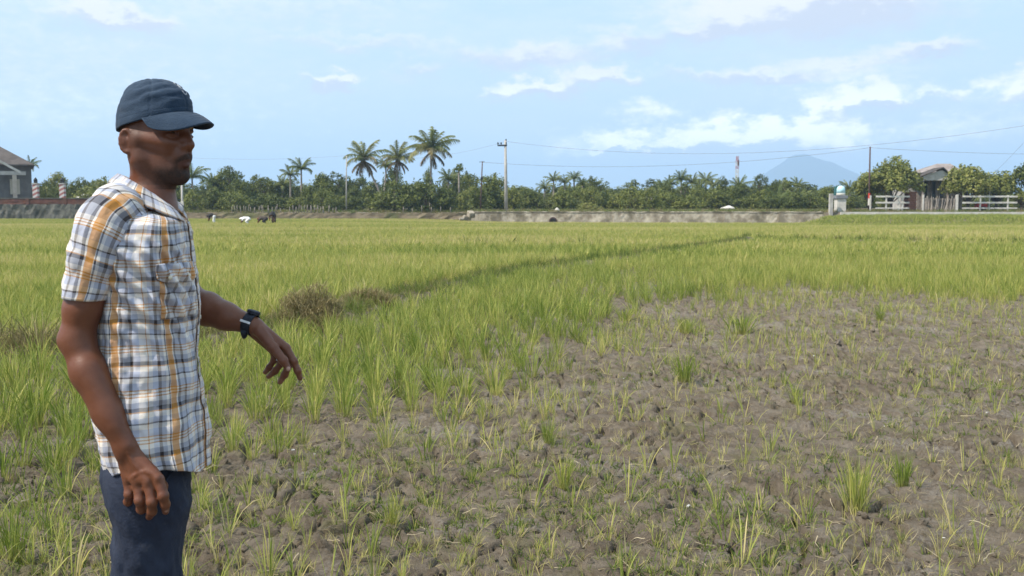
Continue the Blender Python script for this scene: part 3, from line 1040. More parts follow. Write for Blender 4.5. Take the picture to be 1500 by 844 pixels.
def gable_house_left():
    Y = 114.0
    def P(px, py, dy=0): return at(px, py, Y + dy)
    org = P(0, 290)
    TURN = math.atan(735 / FPX)
    g = thing('dark_roofed_house', (org.x, Y, 1.3), 'grey house with dark hipped roof and white fascia behind the dark wall', 'house', None, TURN)
    def L(px, py, dy=0):
        p = P(px, py, 0)
        return ((p.x - org.x) * math.cos(TURN), dy, p.z - 1.3)
    x0, x1 = L(-150, 0)[0], L(37, 0)[0]
    zt = L(0, 242)[2]
    MB().box(((x0 + x1) / 2, 4.0, zt / 2), (x1 - x0, 8, zt)).build('wall', rough_mat('grey_render', (.13, .122, .115), (.19, .18, .17), 1.2, .85, .01), g)
    # hipped roof: eaves overhang, ridge running left
    ez, rz_ = L(0, 241)[2], L(0, 205)[2]
    ex1 = L(51, 241)[0]
    ridge_x = L(-22, 0)[0]
    V = [(x0 - 1, -1.1, ez), (ex1, -1.1, ez), (ex1, 9.1, ez), (x0 - 1, 9.1, ez), (x0 + 3, 4, rz_), (ridge_x, 4, rz_)]
    V += [(a, b, c - .16) for a, b, c in V[:4]]
    MB().add(V, [(0, 1, 5, 4), (1, 2, 5), (2, 3, 4, 5), (3, 0, 4), (0, 6, 7, 1), (1, 7, 8, 2), (2, 8, 9, 3), (3, 9, 6, 0), (6, 9, 8, 7)]).build('roof', M_ROOF_D, g)
    # white sloping fascia of the porch gable
    a, b = L(-40, 214), L(30, 251)
    MB().add([(a[0], -1.6, a[2]), (b[0], -1.6, b[2]), (b[0], -1.6, b[2] - .3), (a[0], -1.6, a[2] - .3), (a[0], -1.42, a[2]), (b[0], -1.42, b[2]), (b[0], -1.42, b[2] - .3), (a[0], -1.42, a[2] - .3)],
             [(0, 3, 2, 1), (4, 5, 6, 7), (0, 1, 5, 4), (3, 7, 6, 2), (1, 2, 6, 5), (0, 4, 7, 3)]).build('fascia', M_PALE, g)
    c = L(15, 254)
    MB().box((L(-60, 0)[0] / 2 + L(28, 0)[0] / 2, -1.3, c[2]), (L(28, 0)[0] - L(-60, 0)[0], .5, .42)).build('beam', M_CONC, g)
    MB().box((L(11, 0)[0], -1.3, L(0, 256)[2] / 2), (.45, .45, L(0, 256)[2])).build('porch_column', rough_mat('tan_paint', (.42, .36, .29), (.5, .44, .36), 2), g)
    w0, w1 = L(18, 265), L(26, 282)
    wn_ = MB().box(((w0[0] + w1[0]) / 2, -.08, (w0[2] + w1[2]) / 2), (w1[0] - w0[0] + .5, .16, w0[2] - w1[2] + .4)).build('window', rough_mat('cream_frame', (.5, .46, .36), (.58, .53, .43), 2), g)
    MB().box(((w0[0] + w1[0]) / 2, -.175, (w0[2] + w1[2]) / 2), (w1[0] - w0[0] - .1, .03, w0[2] - w1[2] - .2)).build('pane', M_GLASS, wn_)
gable_house_left()

def wooden_house():
    Y = 108.0
    org = at(1360, 305, Y)
    z0 = bz(org.x, Y) - .05
    g = thing('wooden_house', (org.x, Y, z0), 'weathered grey wooden house with a steep pale tin roof between two leafy trees', 'house')
    def L(px, py, Yd=Y):
        p = at(px, py, Yd)
        return p.x - org.x, p.z - z0
    xl, xr = L(1352, 0)[0], L(1420, 0)[0]
    zw = L(0, 262)[1]
    MB().box(((xl + xr) / 2, 3.2, zw / 2), (xr - xl, 6.4, zw)).build('wall', M_WOOD, g)
    for i in range(17):
        x = xl + (xr - xl) * (i + .5) / 17
        MB().box((x, -.02, zw / 2), ((xr - xl) / 17 - .05, .05, zw - .1)).build('plank', M_WOOD, g)
    # porch gable facing the field
    gl, gr = L(1352, 0)[0], L(1390, 0)[0]
    gz0, ga = L(0, 265)[1], L(1371, 250)
    MB().add([(gl, -1.6, gz0), (gr, -1.6, gz0), (gr, -1.6, gz0 + .55), (ga[0], -1.6, ga[1]), (gl, -1.6, gz0 + .55),
              (gl, -1.45, gz0), (gr, -1.45, gz0), (gr, -1.45, gz0 + .55), (ga[0], -1.45, ga[1]), (gl, -1.45, gz0 + .55)],
             [(0, 1, 2, 3, 4), (9, 8, 7, 6, 5), (0, 5, 6, 1), (1, 6, 7, 2), (2, 7, 8, 3), (3, 8, 9, 4), (4, 9, 5, 0)]).build('gable_board', M_PALE, g)
    el, er = L(1346, 0)[0], L(1395, 0)[0]
    ez = gz0 + .42
    V = [(el, -1.9, ez), (ga[0], -1.9, ga[1] + .3), (er, -1.9, ez), (el, .6, ez), (ga[0], .6, ga[1] + .3), (er, .6, ez)]
    V += [(a, b, c - .1) for a, b, c in V]
    MB().add(V, [(0, 1, 4, 3), (1, 2, 5, 4), (6, 9, 10, 7), (7, 10, 11, 8), (0, 6, 7, 1), (1, 7, 8, 2), (3, 4, 10, 9), (4, 5, 11, 10), (0, 3, 9, 6), (2, 8, 11, 5)]).build('porch_roof', M_DARKWOOD, g)
    # main hipped roof
    ap = L(1394, 238)
    a0, a1 = L(1338, 0)[0], L(1436, 0)[0]
    e2 = L(0, 262)[1]
    V = [(a0, -.7, e2), (a1, -.7, e2), (a1, 7.2, e2), (a0, 7.2, e2), (ap[0] - .3, 3, ap[1]), (ap[0] + 1.2, 3, ap[1])]
    V += [(a, b, c - .1) for a, b, c in V[:4]]
    MB().add(V, [(0, 1, 5, 4), (1, 2, 5), (2, 3, 4, 5), (3, 0, 4), (0, 6, 7, 1), (1, 7, 8, 2), (2, 8, 9, 3), (3, 9, 6, 0), (6, 9, 8, 7)]).build('roof', M_ROOF_W, g)
    # side lean-to with dark flat roof on the left
    MB().box((L(1344, 0)[0], 1.6, L(0, 254)[1]), (2.6, 3.4, .14)).build('lean_to_roof', M_DARKWOOD, g)
    MB().box((L(1344, 0)[0], 1.8, L(0, 258)[1] / 2), (2.0, 2.8, L(0, 258)[1])).build('lean_to_wall', M_CONC, g)
    for px in (1355, 1367, 1378):
        c = L(px, 278)
        wv = MB().box((c[0], -.09, c[1]), (.46, .10, 1.9)).build('window', M_WOOD, g)
        MB().box((c[0], -.15, c[1]), (.34, .03, 1.75)).build('pane', M_GLASS, wv)
    for px in (1352.5, 1389):
        x = L(px, 0)[0]
        MB().box((x, -1.5, gz0 / 2), (.16, .16, gz0)).build('porch_post', M_WOOD, g)
wooden_house()

Y = 103.0
org = at(1333, 305, Y)
b = thing('brick_pier', (org.x, Y, bz(org.x, Y)), 'stout reddish brick pier under the tree left of the wooden house', 'pier')
hb_ = at(1333, 281, Y).z - b.location.z
nrow = 11
brick_me = MB().box((0, 0, 0), (.30, .96, hb_ / nrow - .02)).mesh('brick', M_PIER)
for r_ in range(nrow):
    for c_ in range(3 if r_ % 2 == 0 else 4):
        xo = (c_ - 1) * .32 if r_ % 2 == 0 else (c_ - 1.5) * .32
        if abs(xo) > .4: continue
        o = obj('brick', brick_me, b)
        o.location = (xo, rng.normal(0, .012), (r_ + .5) * hb_ / nrow)
MB().box((0, .03, hb_ / 2), (.88, .85, hb_ - .03)).build('mortar_core', M_BRICK, b)

# picket fence in front of the house: thin crossed bamboo
Y = 101.0
pa, pb = at(1352, 303, Y), at(1402, 303, Y)
zz = bz((pa.x + pb.x) / 2, Y) - .05
pf = thing('picket_fence', ((pa.x + pb.x) / 2, Y, zz), 'rough bamboo picket fence in front of the wooden house', 'fence')
ht = at(1370, 287, Y).z - zz
pk = [MB().tube([(0, 0, 0), (0.02, 0, ht * .5), (.0, 0, ht)], [.035, .03, .025], 6).mesh('picket', m_) for m_ in (rough_mat('bamboo_pale', (.36, .31, .25), (.48, .42, .35), 5), M_WOOD)]
n = 24
for i in range(n):
    o = obj('picket', pk[i % 2 if i % 5 else 0], pf)
    o.location = ((i / (n - 1) - .5) * (pb.x - pa.x), rng.normal(0, .02), 0)
    o.rotation_euler = (0, rng.normal(0, .16), 0)
    o.scale = (1, 1, rng.uniform(.82, 1.08))
for zf in (.3, .8):
    MB().box((0, .06, ht * zf), (pb.x - pa.x, .05, .07)).build('rail', M_WOOD, pf)
for s in (-1, 1):
    MB().box((s * (pb.x - pa.x) / 2, .03, ht * .54), (.16, .16, ht * 1.08)).build('post', M_PALE, pf)

def rail_fence(px0, px1, pxs, lab, Y=101.0):
    a, bq = at(px0, 303, Y), at(px1, 303, Y)
    cx = (a.x + bq.x) / 2
    zb = at(px0, 305.5, Y).z
    g = thing('rail_fence', (cx, Y, zb), lab, 'fence')
    for py in (288, 297, 305):
        z = at(px0, py, Y).z - zb
        MB().box((0, -.05, z), (bq.x - a.x + .1, .05, .17 if py < 300 else .13), M=Matrix.Rotation(rng.normal(0, .004), 3, 'Y')).build('rail', M_PALE, g, bevel=.008)
    for px in pxs:
        z1 = at(px0, 287, Y).z - zb
        MB().box((at(px, 0, Y).x - cx, .03, z1 / 2 - .1), (.14, .11, z1 + .3)).build('post', M_PALE, g, bevel=.008)
    return g
rail_fence(1283, 1331, (1283.5, 1307, 1325, 1331), 'short pale rail fence left of the brick pier')
rail_fence(1410, 1489, (1411, 1447, 1488), 'longer pale rail fence right of the wooden house')
# pale kerb at the top of the rice terrace
ka, kb = at(1232, 311, 97.1), at(1640, 310.5, 97.1)
kz = bz(kb.x - 4, 96.6)
kerb = obj('kerb', MB().box(((ka.x + kb.x) / 2, 97.2, 1.0), (kb.x - ka.x, .3, .42)).mesh('kerb', M_PALE))
tag(kerb, 'long low pale kerb between the raised rice plot and the fences', 'kerb')

# pale dome topped tank on a stand, with the concrete pillar beside it
Y = 98.6
org = at(1231, 305, Y)
tz = bz(org.x, Y)
tk = thing('water_tank', (org.x, Y, tz), 'pale blue round-topped tank on a grey block stand beside the pillar', 'tank')
def hz(py): return at(1231, py, Y).z - tz
MB().box((0, .1, hz(291) / 2), (.9, .9, hz(291))).build('stand', M_PALE, tk, bevel=.02)
MB().box((0, .1, (hz(286.5) + hz(291)) / 2), (1.15, 1.15, hz(286.5) - hz(291))).build('slab', rough_mat('slate_slab', (.16, .17, .19), (.22, .23, .25), 2), tk, bevel=.02)
ring_z = [hz(286.4), hz(283.2), hz(278), hz(275), hz(273), hz(272)]
ring_r = [.42, .42, .42, .37, .25, .06]
MB().tube([(0, 0, z) for z in ring_z[1:]], ring_r[1:], 18).build('dome', M_BLUE, tk, True)
MB().tube([(0, 0, ring_z[0]), (0, 0, ring_z[1])], .44, 18).build('white_band', M_PALE, tk, True)
MB().box((-.42, .26, (hz(286.4) + hz(273)) / 2), (.24, .5, hz(273) - hz(286.4))).build('side_panel', M_TEAL, tk, bevel=.05)
org = at(1217, 305, 97.6)
pz = bz(org.x, 97.6) - .3
pl = obj('concrete_pillar', MB().box((0, 0, 0), (.36, .36, at(1217, 284, 97.6).z - pz)).mesh('concrete_pillar', M_CONC))
pl.location = (org.x, 97.6, (at(1217, 284, 97.6).z + pz) / 2)
pl.modifiers.new('bevel', 'BEVEL').width = .03
tag(pl, 'plain pale concrete pillar at the end of the far wall', 'pillar')

# street lamp behind the longer fence
Y = 103.0
org = at(1449, 303, Y)
lp = thing('garden_lamp', (org.x, Y, bz(org.x, Y)), 'slim white lamp post with lantern head behind the longer rail fence', 'lamp post')
def hz2(py): return at(1449, py, Y).z - lp.location.z
MB().tube([(0, 0, 0), (0, 0, hz2(268))], [.07, .05], 8).build('post', M_PALE, lp)
MB().box((-.22, 0, hz2(262.5)), (.30, .26, .55)).build('lantern', M_PALE, lp, bevel=.03)
MB().tube([(0, 0, hz2(268)), (-.2, 0, hz2(266))], .04, 6).build('arm', M_PALE, lp)
MB().tube([(-.22, 0, hz2(258.5)), (-.22, 0, hz2(255.5))], [.2, .05], 8).build('lantern_cap', M_BLACK, lp)
# something red parked behind the fence
org = at(1437, 292, 104.5)
rt = thing('handcart', (org.x, 104.5, bz(org.x, 104.5)), 'red handcart half hidden behind the longer rail fence', 'cart')
MB().box((0, 0, .62), (1.1, .7, .42)).build('tray', M_RED, rt, bevel=.05)
for s in (-1, 1):
    MB().tube([(.1, s * .38, .27), (.1, s * .44, .27)], .27, 14).build('wheel', M_BLACK, rt)
MB().tube([(-.55, 0, .7), (-1.1, 0, .85)], .03, 6).build('handle', M_BLACK, rt)

# ------------------------------------------------------------------ poles and wires
def pole(name, px, py_top, Y, r0, r1, mat, lab, lean=0.0, cat='pole'):
    p = at(px, 300, Y)
    zb = bz(p.x, Y)
    g = thing(name, (p.x, Y, zb - .1), lab, cat)
    h = at(px, py_top, Y).z - zb
    MB().tube([(0, 0, 0), (lean * .5, 0, h * .5), (lean, 0, h)], [r0, (r0 + r1) / 2, r1], 12).build('shaft', mat, g, True)
    return g, h
def insulator(g, x, z, mat=None):
    MB().tube([(x, 0, z), (x, 0, z + .12), (x, 0, z + .26)], [.05, .09, .05], 8).build('insulator', mat or M_BLACK, g, True)
YP = 110.0
g, h = pole('utility_pole', 741.5, 204.5, YP, .20, .13, M_CONC, 'tall grey concrete utility pole with a stubby crossarm behind the pale wall', -.08)
MB().box((-.42, -.1, h - .55), (1.05, .12, .16)).build('crossarm', M_BLACK, g)
for xq, zq in ((-.9, h - .45), (-.55, h - .45), (-.02, h - .1)):
    insulator(g, xq, zq)
MB().tube([(-.03, -.14, h - .3), (.06, -.14, h - .3)], .12, 8).build('clamp', M_BLACK, g)
PT = Vector((g.location.x - .05, YP, h + g.location.z - .1))
g, h = pole('thin_pole', 703.5, 235, 112, .09, .06, M_RUST, 'thin rusty iron pole left of the tall utility pole', .25)
MB().tube([(-.1, 0, h - .08), (.5, 0, h - .05)], .03, 6).build('crossarm', M_BLACK, g)
MB().box((.17, -.02, h * .66), (.28, .2, .26)).build('meter_box', M_BLACK, g)
PR = Vector((g.location.x + .25, 112, h + g.location.z - .1))
g, h = pole('thin_pole', 507, 227, 118, .08, .06, M_CONC, 'thin pale pole beside the leaning coconut palm', .12)
MB().box((.12, 0, h - .05), (.3, .06, .08)).build('crossarm', M_CONC, g)
P5 = Vector((g.location.x, 118, h + g.location.z))
g, h = pole('thin_pole', 267, 270, 113, .14, .11, M_CONC, 'pale pole standing at the bank close behind the person')
MB().box((.05, -.14, 1.6), (.3, .2, .5)).build('meter_box', M_PALE, g)
g, h = pole('dark_pole', 1273, 213.5, 102, .10, .07, M_RUST, 'dark slim pole with red and white foot beside the leafy tree at the right', -.05)
MB().tube([(0, 0, .75), (0, 0, 1.45)], [.115, .115], 12).build('white_foot', M_PALE, g)
MB().tube([(0, 0, 1.45), (0, 0, 2.0)], [.114, .112], 12).build('red_band', M_RED, g)
PD = Vector((g.location.x - .05, 102, h + g.location.z - .1))
g, h = pole('stick_post', 1173, 0, 1, .01, .01, M_RED, 'x') if False else (None, None)

def wire(a, b, sag, lab, r=.028, n=24):
    pts = [a.lerp(b, k / n) - Vector((0, 0, sag * 4 * (k / n) * (1 - k / n))) for k in range(n + 1)]
    o = MB().tube(pts, r, 5).build('wire', M_WIRE, None, True)
    return tag(o, lab, 'wire')
wire(PT, at(1640, 160, 80), 2.3, 'upper overhead wire running from the utility pole far to the right', .013)
wire(PR, PD, 1.1, 'lower overhead wire between the thin rusty pole and the dark slim pole', .014)
wire(PD, at(1640, 226, 100), .25, 'overhead wire leaving the dark slim pole past the wooden house', .014)
wire(PT, P5, 1.0, 'overhead wire from the utility pole over the three tall palms', .009)
wire(P5, at(200, 226, 120), .5, 'faint overhead wire passing behind the cap', .008)
wire(at(1452, 258, 103), at(1530, 176, 96), .1, 'slanting stay wire above the lamp post', .010)

# far lattice mast, red and white
M_MASTRED = rough_mat('faded_red_paint', (.36, .12, .10), (.42, .17, .14), 3.0)
Y = 260.0
p = at(1079, 300, Y)
g = thing('radio_mast', (p.x, Y, 1.6), 'slender red and white lattice mast rising far behind the trees', 'mast')
def mh(py): return at(1079, py, Y).z - 1.6
zs_ = [0, mh(255), mh(248), mh(243), mh(238), mh(229)]
for k in range(5):
    mt = (M_PALE, M_PALE, M_MASTRED, M_PALE, M_MASTRED)[k]
    mb = MB()
    for a in range(3):
        dx, dy = .42 * math.cos(a * 2.094 + .3), .42 * math.sin(a * 2.094 + .3)
        tp = .55 if k == 4 else 1
        mb.tube([(dx, dy, zs_[k]), (dx * tp, dy * tp, zs_[k + 1])], .07, 5)
        ex, ey = .42 * math.cos((a + 1) * 2.094 + .3), .42 * math.sin((a + 1) * 2.094 + .3)
        nb = max(1, int((zs_[k + 1] - zs_[k]) / 1.3))
        for q in range(nb):
            z0_, z1_ = zs_[k] + (zs_[k + 1] - zs_[k]) * q / nb, zs_[k] + (zs_[k + 1] - zs_[k]) * (q + 1) / nb
            mb.tube([(dx, dy, z0_), (ex, ey, z1_)], .045, 4)
    mb.build('mast_section', mt, g)
MB().box((.2, -.3, mh(239)), (.4, .3, 1.4)).build('antenna', M_BRICK, g)

# ------------------------------------------------------------------ small roofs among the trees
def hut(px, py_eave, py_ridge, wpx, Y, lab, roof=M_ROOF_W, dx=0.0):
    p = at(px, 300, Y)
    zb = bz(p.x, Y) - .1
    g = thing('hut', (p.x, Y, zb), lab, 'hut')
    wv = wpx * Y / FPX
    ze, zr = at(px, py_eave, Y).z - zb, at(px, py_ridge, Y).z - zb
    MB().box((0, 1.6, ze / 2), (wv * .8, 3.0, ze)).build('wall', M_CONC, g)
    V = [(-wv / 2, -.5, ze), (wv / 2, -.5, ze), (wv / 2, 3.7, ze), (-wv / 2, 3.7, ze), (-wv * .12 + dx, 1.6, zr), (wv * .12 + dx, 1.6, zr)]
    V += [(a, b_, c_ - .1) for a, b_, c_ in V[:4]]
    MB().add(V, [(0, 1, 5, 4), (1, 2, 5), (2, 3, 4, 5), (3, 0, 4), (0, 6, 7, 1), (1, 7, 8, 2), (2, 8, 9, 3), (3, 9, 6, 0), (6, 9, 8, 7)]).build('roof', roof, g)
    MB().box((0, .06, ze * .45), (wv * .16, .12, ze * .6)).build('door', M_DARKWOOD, g)
    return g
hut(947, 293.5, 287.5, 21, 128, 'small hut with pale grey roof half hidden in the trees, middle of the wooded strip', dx=.5)
hut(118, 289.5, 283, 11, 118, 'tiny white peaked roof behind the compound wall', M_PALE)
hut(906, 305, 301.5, 9, 121, 'tiny white shed roof low among the bushes left of the small hut', M_PALE)
hut(1070, 304.5, 301, 9, 112, 'tiny tilted tin roof at the foot of the trees below the radio mast', M_PALE, dx=.2)
p = at(816, 307.5, 106)
o = obj('cement_bag', MB().tube([(0, 0, 0), (0, 0, .25), (0, 0, .45)], [.3, .26, .05], 10).mesh('cement_bag', M_PALE, True))
o.location = (p.x, 106, bz(p.x, 106))
tag(o, 'small white sack standing on top of the pale wall', 'sack')

# ------------------------------------------------------------------ volcano
p = at(1178, 300, 5200)
nx_, ny_ = 261, 61
ux, uy = np.meshgrid(np.linspace(-1, 1, nx_), np.linspace(-1, 1, ny_))
# outline of the ridge in metres from the summit, read off the photograph
prof_x = np.array([-430, -190, -130, -98, -76, -56, -44, -32, -20, -14, -4, 2, 10, 20, 33, 50, 71, 100, 135, 200, 460]) * 5200 / FPX
prof_z = np.array([0, 5, 18, 30, 43, 54.5, 63, 70.5, 79, 82, 82.5, 80, 77, 74, 71.5, 62, 53, 39, 25, 11, 0]) * 5200 / FPX
WX, WY = ux * 1600, uy * 1300
zz = np.interp(WX, prof_x, prof_z)
fall = np.exp(-(uy / .42) ** 2)
rid = 1 + .10 * (fbm(WX / 130, WY / 200, 4, 88) - .5) * (1 - np.exp(-(uy / .1) ** 2))
VZ = zz * fall * rid
vv = np.stack([WX + p.x, WY + 5200, VZ - 4], -1).reshape(-1, 3)
ii = np.arange(nx_ * ny_).reshape(ny_, nx_)
qq = np.stack([ii[:-1, :-1], ii[:-1, 1:], ii[1:, 1:], ii[1:, :-1]], -1).reshape(-1, 4)
vo = obj('mountain', mesh_np('mountain', vv, qq, True, rough_mat('haze_blue_forest', (.028, .042, .045), (.045, .062, .062), .01, .95, 2.0)))  # forest tone turned bluish, some of the haze put into the colour
tag(vo, 'broad blue volcano in the haze', kind='structure')
# ------------------------------------------------------------------ trees
TREE_RAMP = [(0.0, (0.066, 0.086, 0.020)), (0.35, (0.135, 0.160, 0.036)), (0.65, (0.225, 0.240, 0.056)), (1.0, (0.35, 0.33, 0.11))]
M_TREE = leaf_mat('tree_leaf', TREE_RAMP, 0.5, 0.28)
M_PALM = leaf_mat('palm_leaf', [(0.0, (0.070, 0.100, 0.026)), (0.5, (0.150, 0.180, 0.045)), (0.8, (0.25, 0.25, 0.08)), (1.0, (0.32, 0.26, 0.13))], 0.4, 0.3)
M_PALMDRY = leaf_mat('palm_dry_leaf', [(0.0, (0.14, 0.10, 0.05)), (1.0, (0.30, 0.22, 0.12))], 0.7, 0.2)
M_COCO = rough_mat('coconut', (.16, .13, .03), (.26, .19, .06), 5)

def crown_mesh(name, lobes, leaf, per, seed, mat, droop=0.0):
    """leaf faces through lobes (centre, radii): uneven outline, gaps, clumps"""
    r = np.random.default_rng(seed)
    V, F, Lf = [], [], []
    for (c, rad) in lobes:
        n = int(per * (rad[0] * rad[1] * rad[2]) ** (2 / 3))
        # sprigs on the lobe, leaves round each sprig
        ns = max(6, n // 7)
        for s in range(ns):
            d = r.normal(size=3)
            d /= np.linalg.norm(d)
            if d[2] < -.55: d[2] *= .4
            q = r.uniform(.55, 1.06) ** .7
            sp = np.array(c) + d * np.array(rad) * q
            tone = np.clip(.5 + .30 * r.normal(), 0, 1)
            for k in range(7):
                p = sp + r.normal(0, leaf * .75, 3)
                nn = d * .7 + r.normal(0, .55, 3) + np.array((0, 0, .45))
                nn /= np.linalg.norm(nn)
                u = np.cross(nn, r.normal(size=3))
                u /= np.linalg.norm(u)
                v = np.cross(nn, u)
                a, b = leaf * r.uniform(.6, 1.15), leaf * r.uniform(.3, .6)
                i = len(V)
                V += [tuple(p - u * a), tuple(p - v * b - nn * b * .2), tuple(p + u * a), tuple(p + v * b - nn * b * .2)]
                F += [(i, i + 1, i + 2), (i, i + 2, i + 3)]
                Lf += [tone + .12 * r.normal()] * 4
    me = mesh_np(name, V, F, False, mat)
    add_attr(me, 'leaf', np.clip(Lf, 0, 1))
    return me

def tree_kind(seed, h, w, base=.18, lobes=11, leaf=.20, per=90, flat=1.0):
    """trunk mesh and crown mesh of one tree, base at the origin"""
    r = np.random.default_rng(seed)
    L = []
    tops = []
    for k in range(lobes):
        f = (k + .5) / lobes
        z = h * (base + (1 - base) * (.12 + .80 * f))
        wid = w * math.sin(math.pi * min(.97, .22 + .62 * f)) ** .8
        a = k * 2.4 + r.uniform(-.5, .5)
        q = wid * r.uniform(.35, .72) * (0.25 if k == lobes - 1 else 1)
        rad = w * r.uniform(.30, .48)
        c = (q * math.cos(a), q * math.sin(a), z)
        L.append((c, (rad, rad, rad * r.uniform(.6, .85) * flat)))
        tops.append(c)
    mb = MB()
    mb.tube([(0, 0, -.3), (.03 * h, 0, h * base * .6), (0, .02 * h, h * .45), (.01, 0, h * .8)], [h * .034, h * .026, h * .02, h * .006], 8)
    for c in tops[:-1]:
        z0 = h * base * .7 + (c[2] - h * base * .7) * .35
        mb.tube([(0, 0, z0), (c[0] * .5, c[1] * .5, z0 + (c[2] - z0) * .6), c], [h * .014, h * .010, h * .004], 5)
    return mb.mesh('trunk', M_BARK, True), crown_mesh('crown', L, leaf, per, seed, M_TREE)

KINDS = {'round': [tree_kind(300 + i, 6.0, 3.0, .10, 13, .22, 200) for i in range(4)],
         'tall': [tree_kind(310 + i, 8.0, 2.3, .20, 13, .22, 200) for i in range(4)],
         'bush': [tree_kind(320 + i, 3.0, 2.4, .0, 12, .19, 200, .9) for i in range(4)],
         'lacy': [tree_kind(330 + i, 7.5, 3.0, .30, 10, .22, 110) for i in range(3)]}

def frond_mesh(seed, L=3.0, dry=False, curl=1.75):
    r = np.random.default_rng(seed)
    V, F, Lf = [], [], []
    n = 34
    ang, x, z = (.45 + .35 * curl if not dry else -.3), 0.0, 0.0
    P = []
    for k in range(n + 1):
        P.append((x, z, ang))
        ang -= (curl if not dry else .9) / n * (.5 + 1.1 * k / n)
        x += L / n * math.cos(ang)
        z += L / n * math.sin(ang)
    for k in range(n):                                          # rachis
        (x0, z0, a0), (x1, z1, a1) = P[k], P[k + 1]
        wv = .05 * (1 - k / n) + .012
        i = len(V)
        V += [(x0, -wv, z0), (x0, wv, z0), (x1, wv, z1), (x1, -wv, z1)]
        F += [(i, i + 1, i + 2), (i, i + 2, i + 3)]
        Lf += [.75] * 4
    for k in range(2, n + 1):
        x0, z0, a0 = P[k]
        s = k / n
        ll = L * .30 * math.sin(math.pi * min(.96, .16 + .80 * s)) ** .7 + .08
        for side in (-1, 1):
            dr = r.uniform(.25, 1.0)
            tip = (x0 + ll * .45 * math.cos(a0) + r.normal(0, .04), side * ll * .75 * math.cos(dr), z0 + ll * .35 * math.sin(a0) - ll * math.sin(dr))
            wv = .062
            i = len(V)
            V += [(x0 - wv, side * .01, z0), (x0 + wv, side * .01, z0), tip]
            F.append((i, i + 1, i + 2))
            Lf += [r.uniform(.2, .8)] * 3
    me = mesh_np('frond', V, F, False, M_PALMDRY if dry else M_PALM)
    add_attr(me, 'leaf', Lf)
    return me
FRONDS = [frond_mesh(400 + i, 3.0 + .25 * (i % 3), False, c_) for i, c_ in enumerate((.7, .95, 1.2, 1.5, 1.9))]
FROND_DRY = [frond_mesh(410 + i, 2.3, True) for i in range(2)]
COCO_ME = MB().tube([(0, 0, -.13), (0, 0, -.09), (0, 0, .02), (0, 0, .1), (0, 0, .13)], [.03, .10, .13, .09, .02], 8).mesh('coconut', M_COCO, True)

def palm(px, py_top, Y, lab, lean=(0, 0), nf=20, size=1.0, tint=.5, group=None, seed=0, dry=4, zb=None):
    p = at(px, 300, Y)
    r = np.random.default_rng(seed)
    z0 = bz(p.x, Y) - .1
    h = at(px, py_top, Y).z - z0 - 1.6 * size
    bx, by = p.x - lean[0], Y - lean[1]
    g = thing('coconut_palm', (bx, by, z0), lab, 'palm tree', group)
    pts = [(lean[0] * (f ** 1.4), lean[1] * f, h * f) for f in (0, .12, .3, .5, .7, .86, 1)]
    rr = [.22, .17, .145, .13, .12, .11, .10]
    MB().tube(pts, [q * size ** .5 for q in rr], 9).build('trunk', M_PALMBARK, g, True)
    top = Vector(pts[-1])
    for k in range(nf):
        f = k / nf
        o = obj('frond', FRONDS[min(4, int(f * 4.2 + r.uniform(0, 1.2)))], g)
        o.location = top + Vector((0, 0, .05))
        pitch = -0.72 + 1.45 * f + r.normal(0, .14)               # upright crown first, old fronds droop
        o.rotation_euler = (r.normal(0, .18), pitch, k * 2.39996 + r.normal(0, .15))
        s = size * r.uniform(.85, 1.12)
        o.scale = (s, s, s)
        o['tint'] = float(np.clip(tint + r.normal(0, .12) + .25 * (f > .8), 0, 1))
    for k in range(dry):
        o = obj('dry_frond', FROND_DRY[k % 2], g)
        o.location = top - Vector((0, 0, .1))
        o.rotation_euler = (0, .15 + r.normal(0, .22), k * 2.4 + r.uniform(0, .5))
        o.scale = (size, size, size)
        o['tint'] = float(r.uniform(0, 1))
    for k in range(6):
        o = obj('coconut', COCO_ME, g)
        a = k * 1.05
        o.location = top + Vector((.2 * math.cos(a), .2 * math.sin(a), -.18 - .08 * (k % 2)))
    return g

palm(533, 217, 122, 'leaning tall coconut palm farthest left of the three tall palms, drooping dry fronds', (-2.6, 0), 20, .90, .68, seed=1, dry=9)
palm(583, 219, 124, 'tall coconut palm with thin crown in the middle of the three tall palms', (.3, 0), 19, .80, .66, seed=2, dry=6)
palm(632, 202, 121, 'tallest coconut palm with full green crown, at the right of the three tall palms', (.1, 0), 26, 1.0, .55, seed=3, dry=4)

# small coconut crowns scattered along the wood: one joined crown each
def small_palm_crown(seed):
    r = np.random.default_rng(seed)
    V, F, Lf = [], [], []
    for k in range(17):
        me = FRONDS[min(4, k * 5 // 17)]
        co = np.empty(len(me.vertices) * 3, np.float32)
        me.vertices.foreach_get('co', co)
        co = co.reshape(-1, 3) * r.uniform(.85, 1.1)
        fi = np.empty(len(me.polygons) * 3, np.int32)
        me.polygons.foreach_get('vertices', fi)
        M = Euler((r.normal(0, .15), -.72 + 1.45 * k / 17 + r.normal(0, .1), k * 2.4)).to_matrix()
        co = co @ np.array(M).T
        F.append(fi.reshape(-1, 3) + sum(len(v) for v in V))
        V.append(co)
        Lf += list(np.clip(r.normal(.5, .2, len(co)), 0, 1))
    me = mesh_np('crown', np.concatenate(V), np.concatenate(F), False, M_PALM)
    add_attr(me, 'leaf', Lf)
    return me
SPC = [small_palm_crown(430 + i) for i in range(3)]
SPT = [MB().tube([(q, 0, -7), (q * .4, 0, -4), (0, 0, -1.5), (0, 0, .1)], [.18, .13, .11, .09], 8).mesh('trunk', M_PALMBARK, True) for q in (0, .7, -.6)]
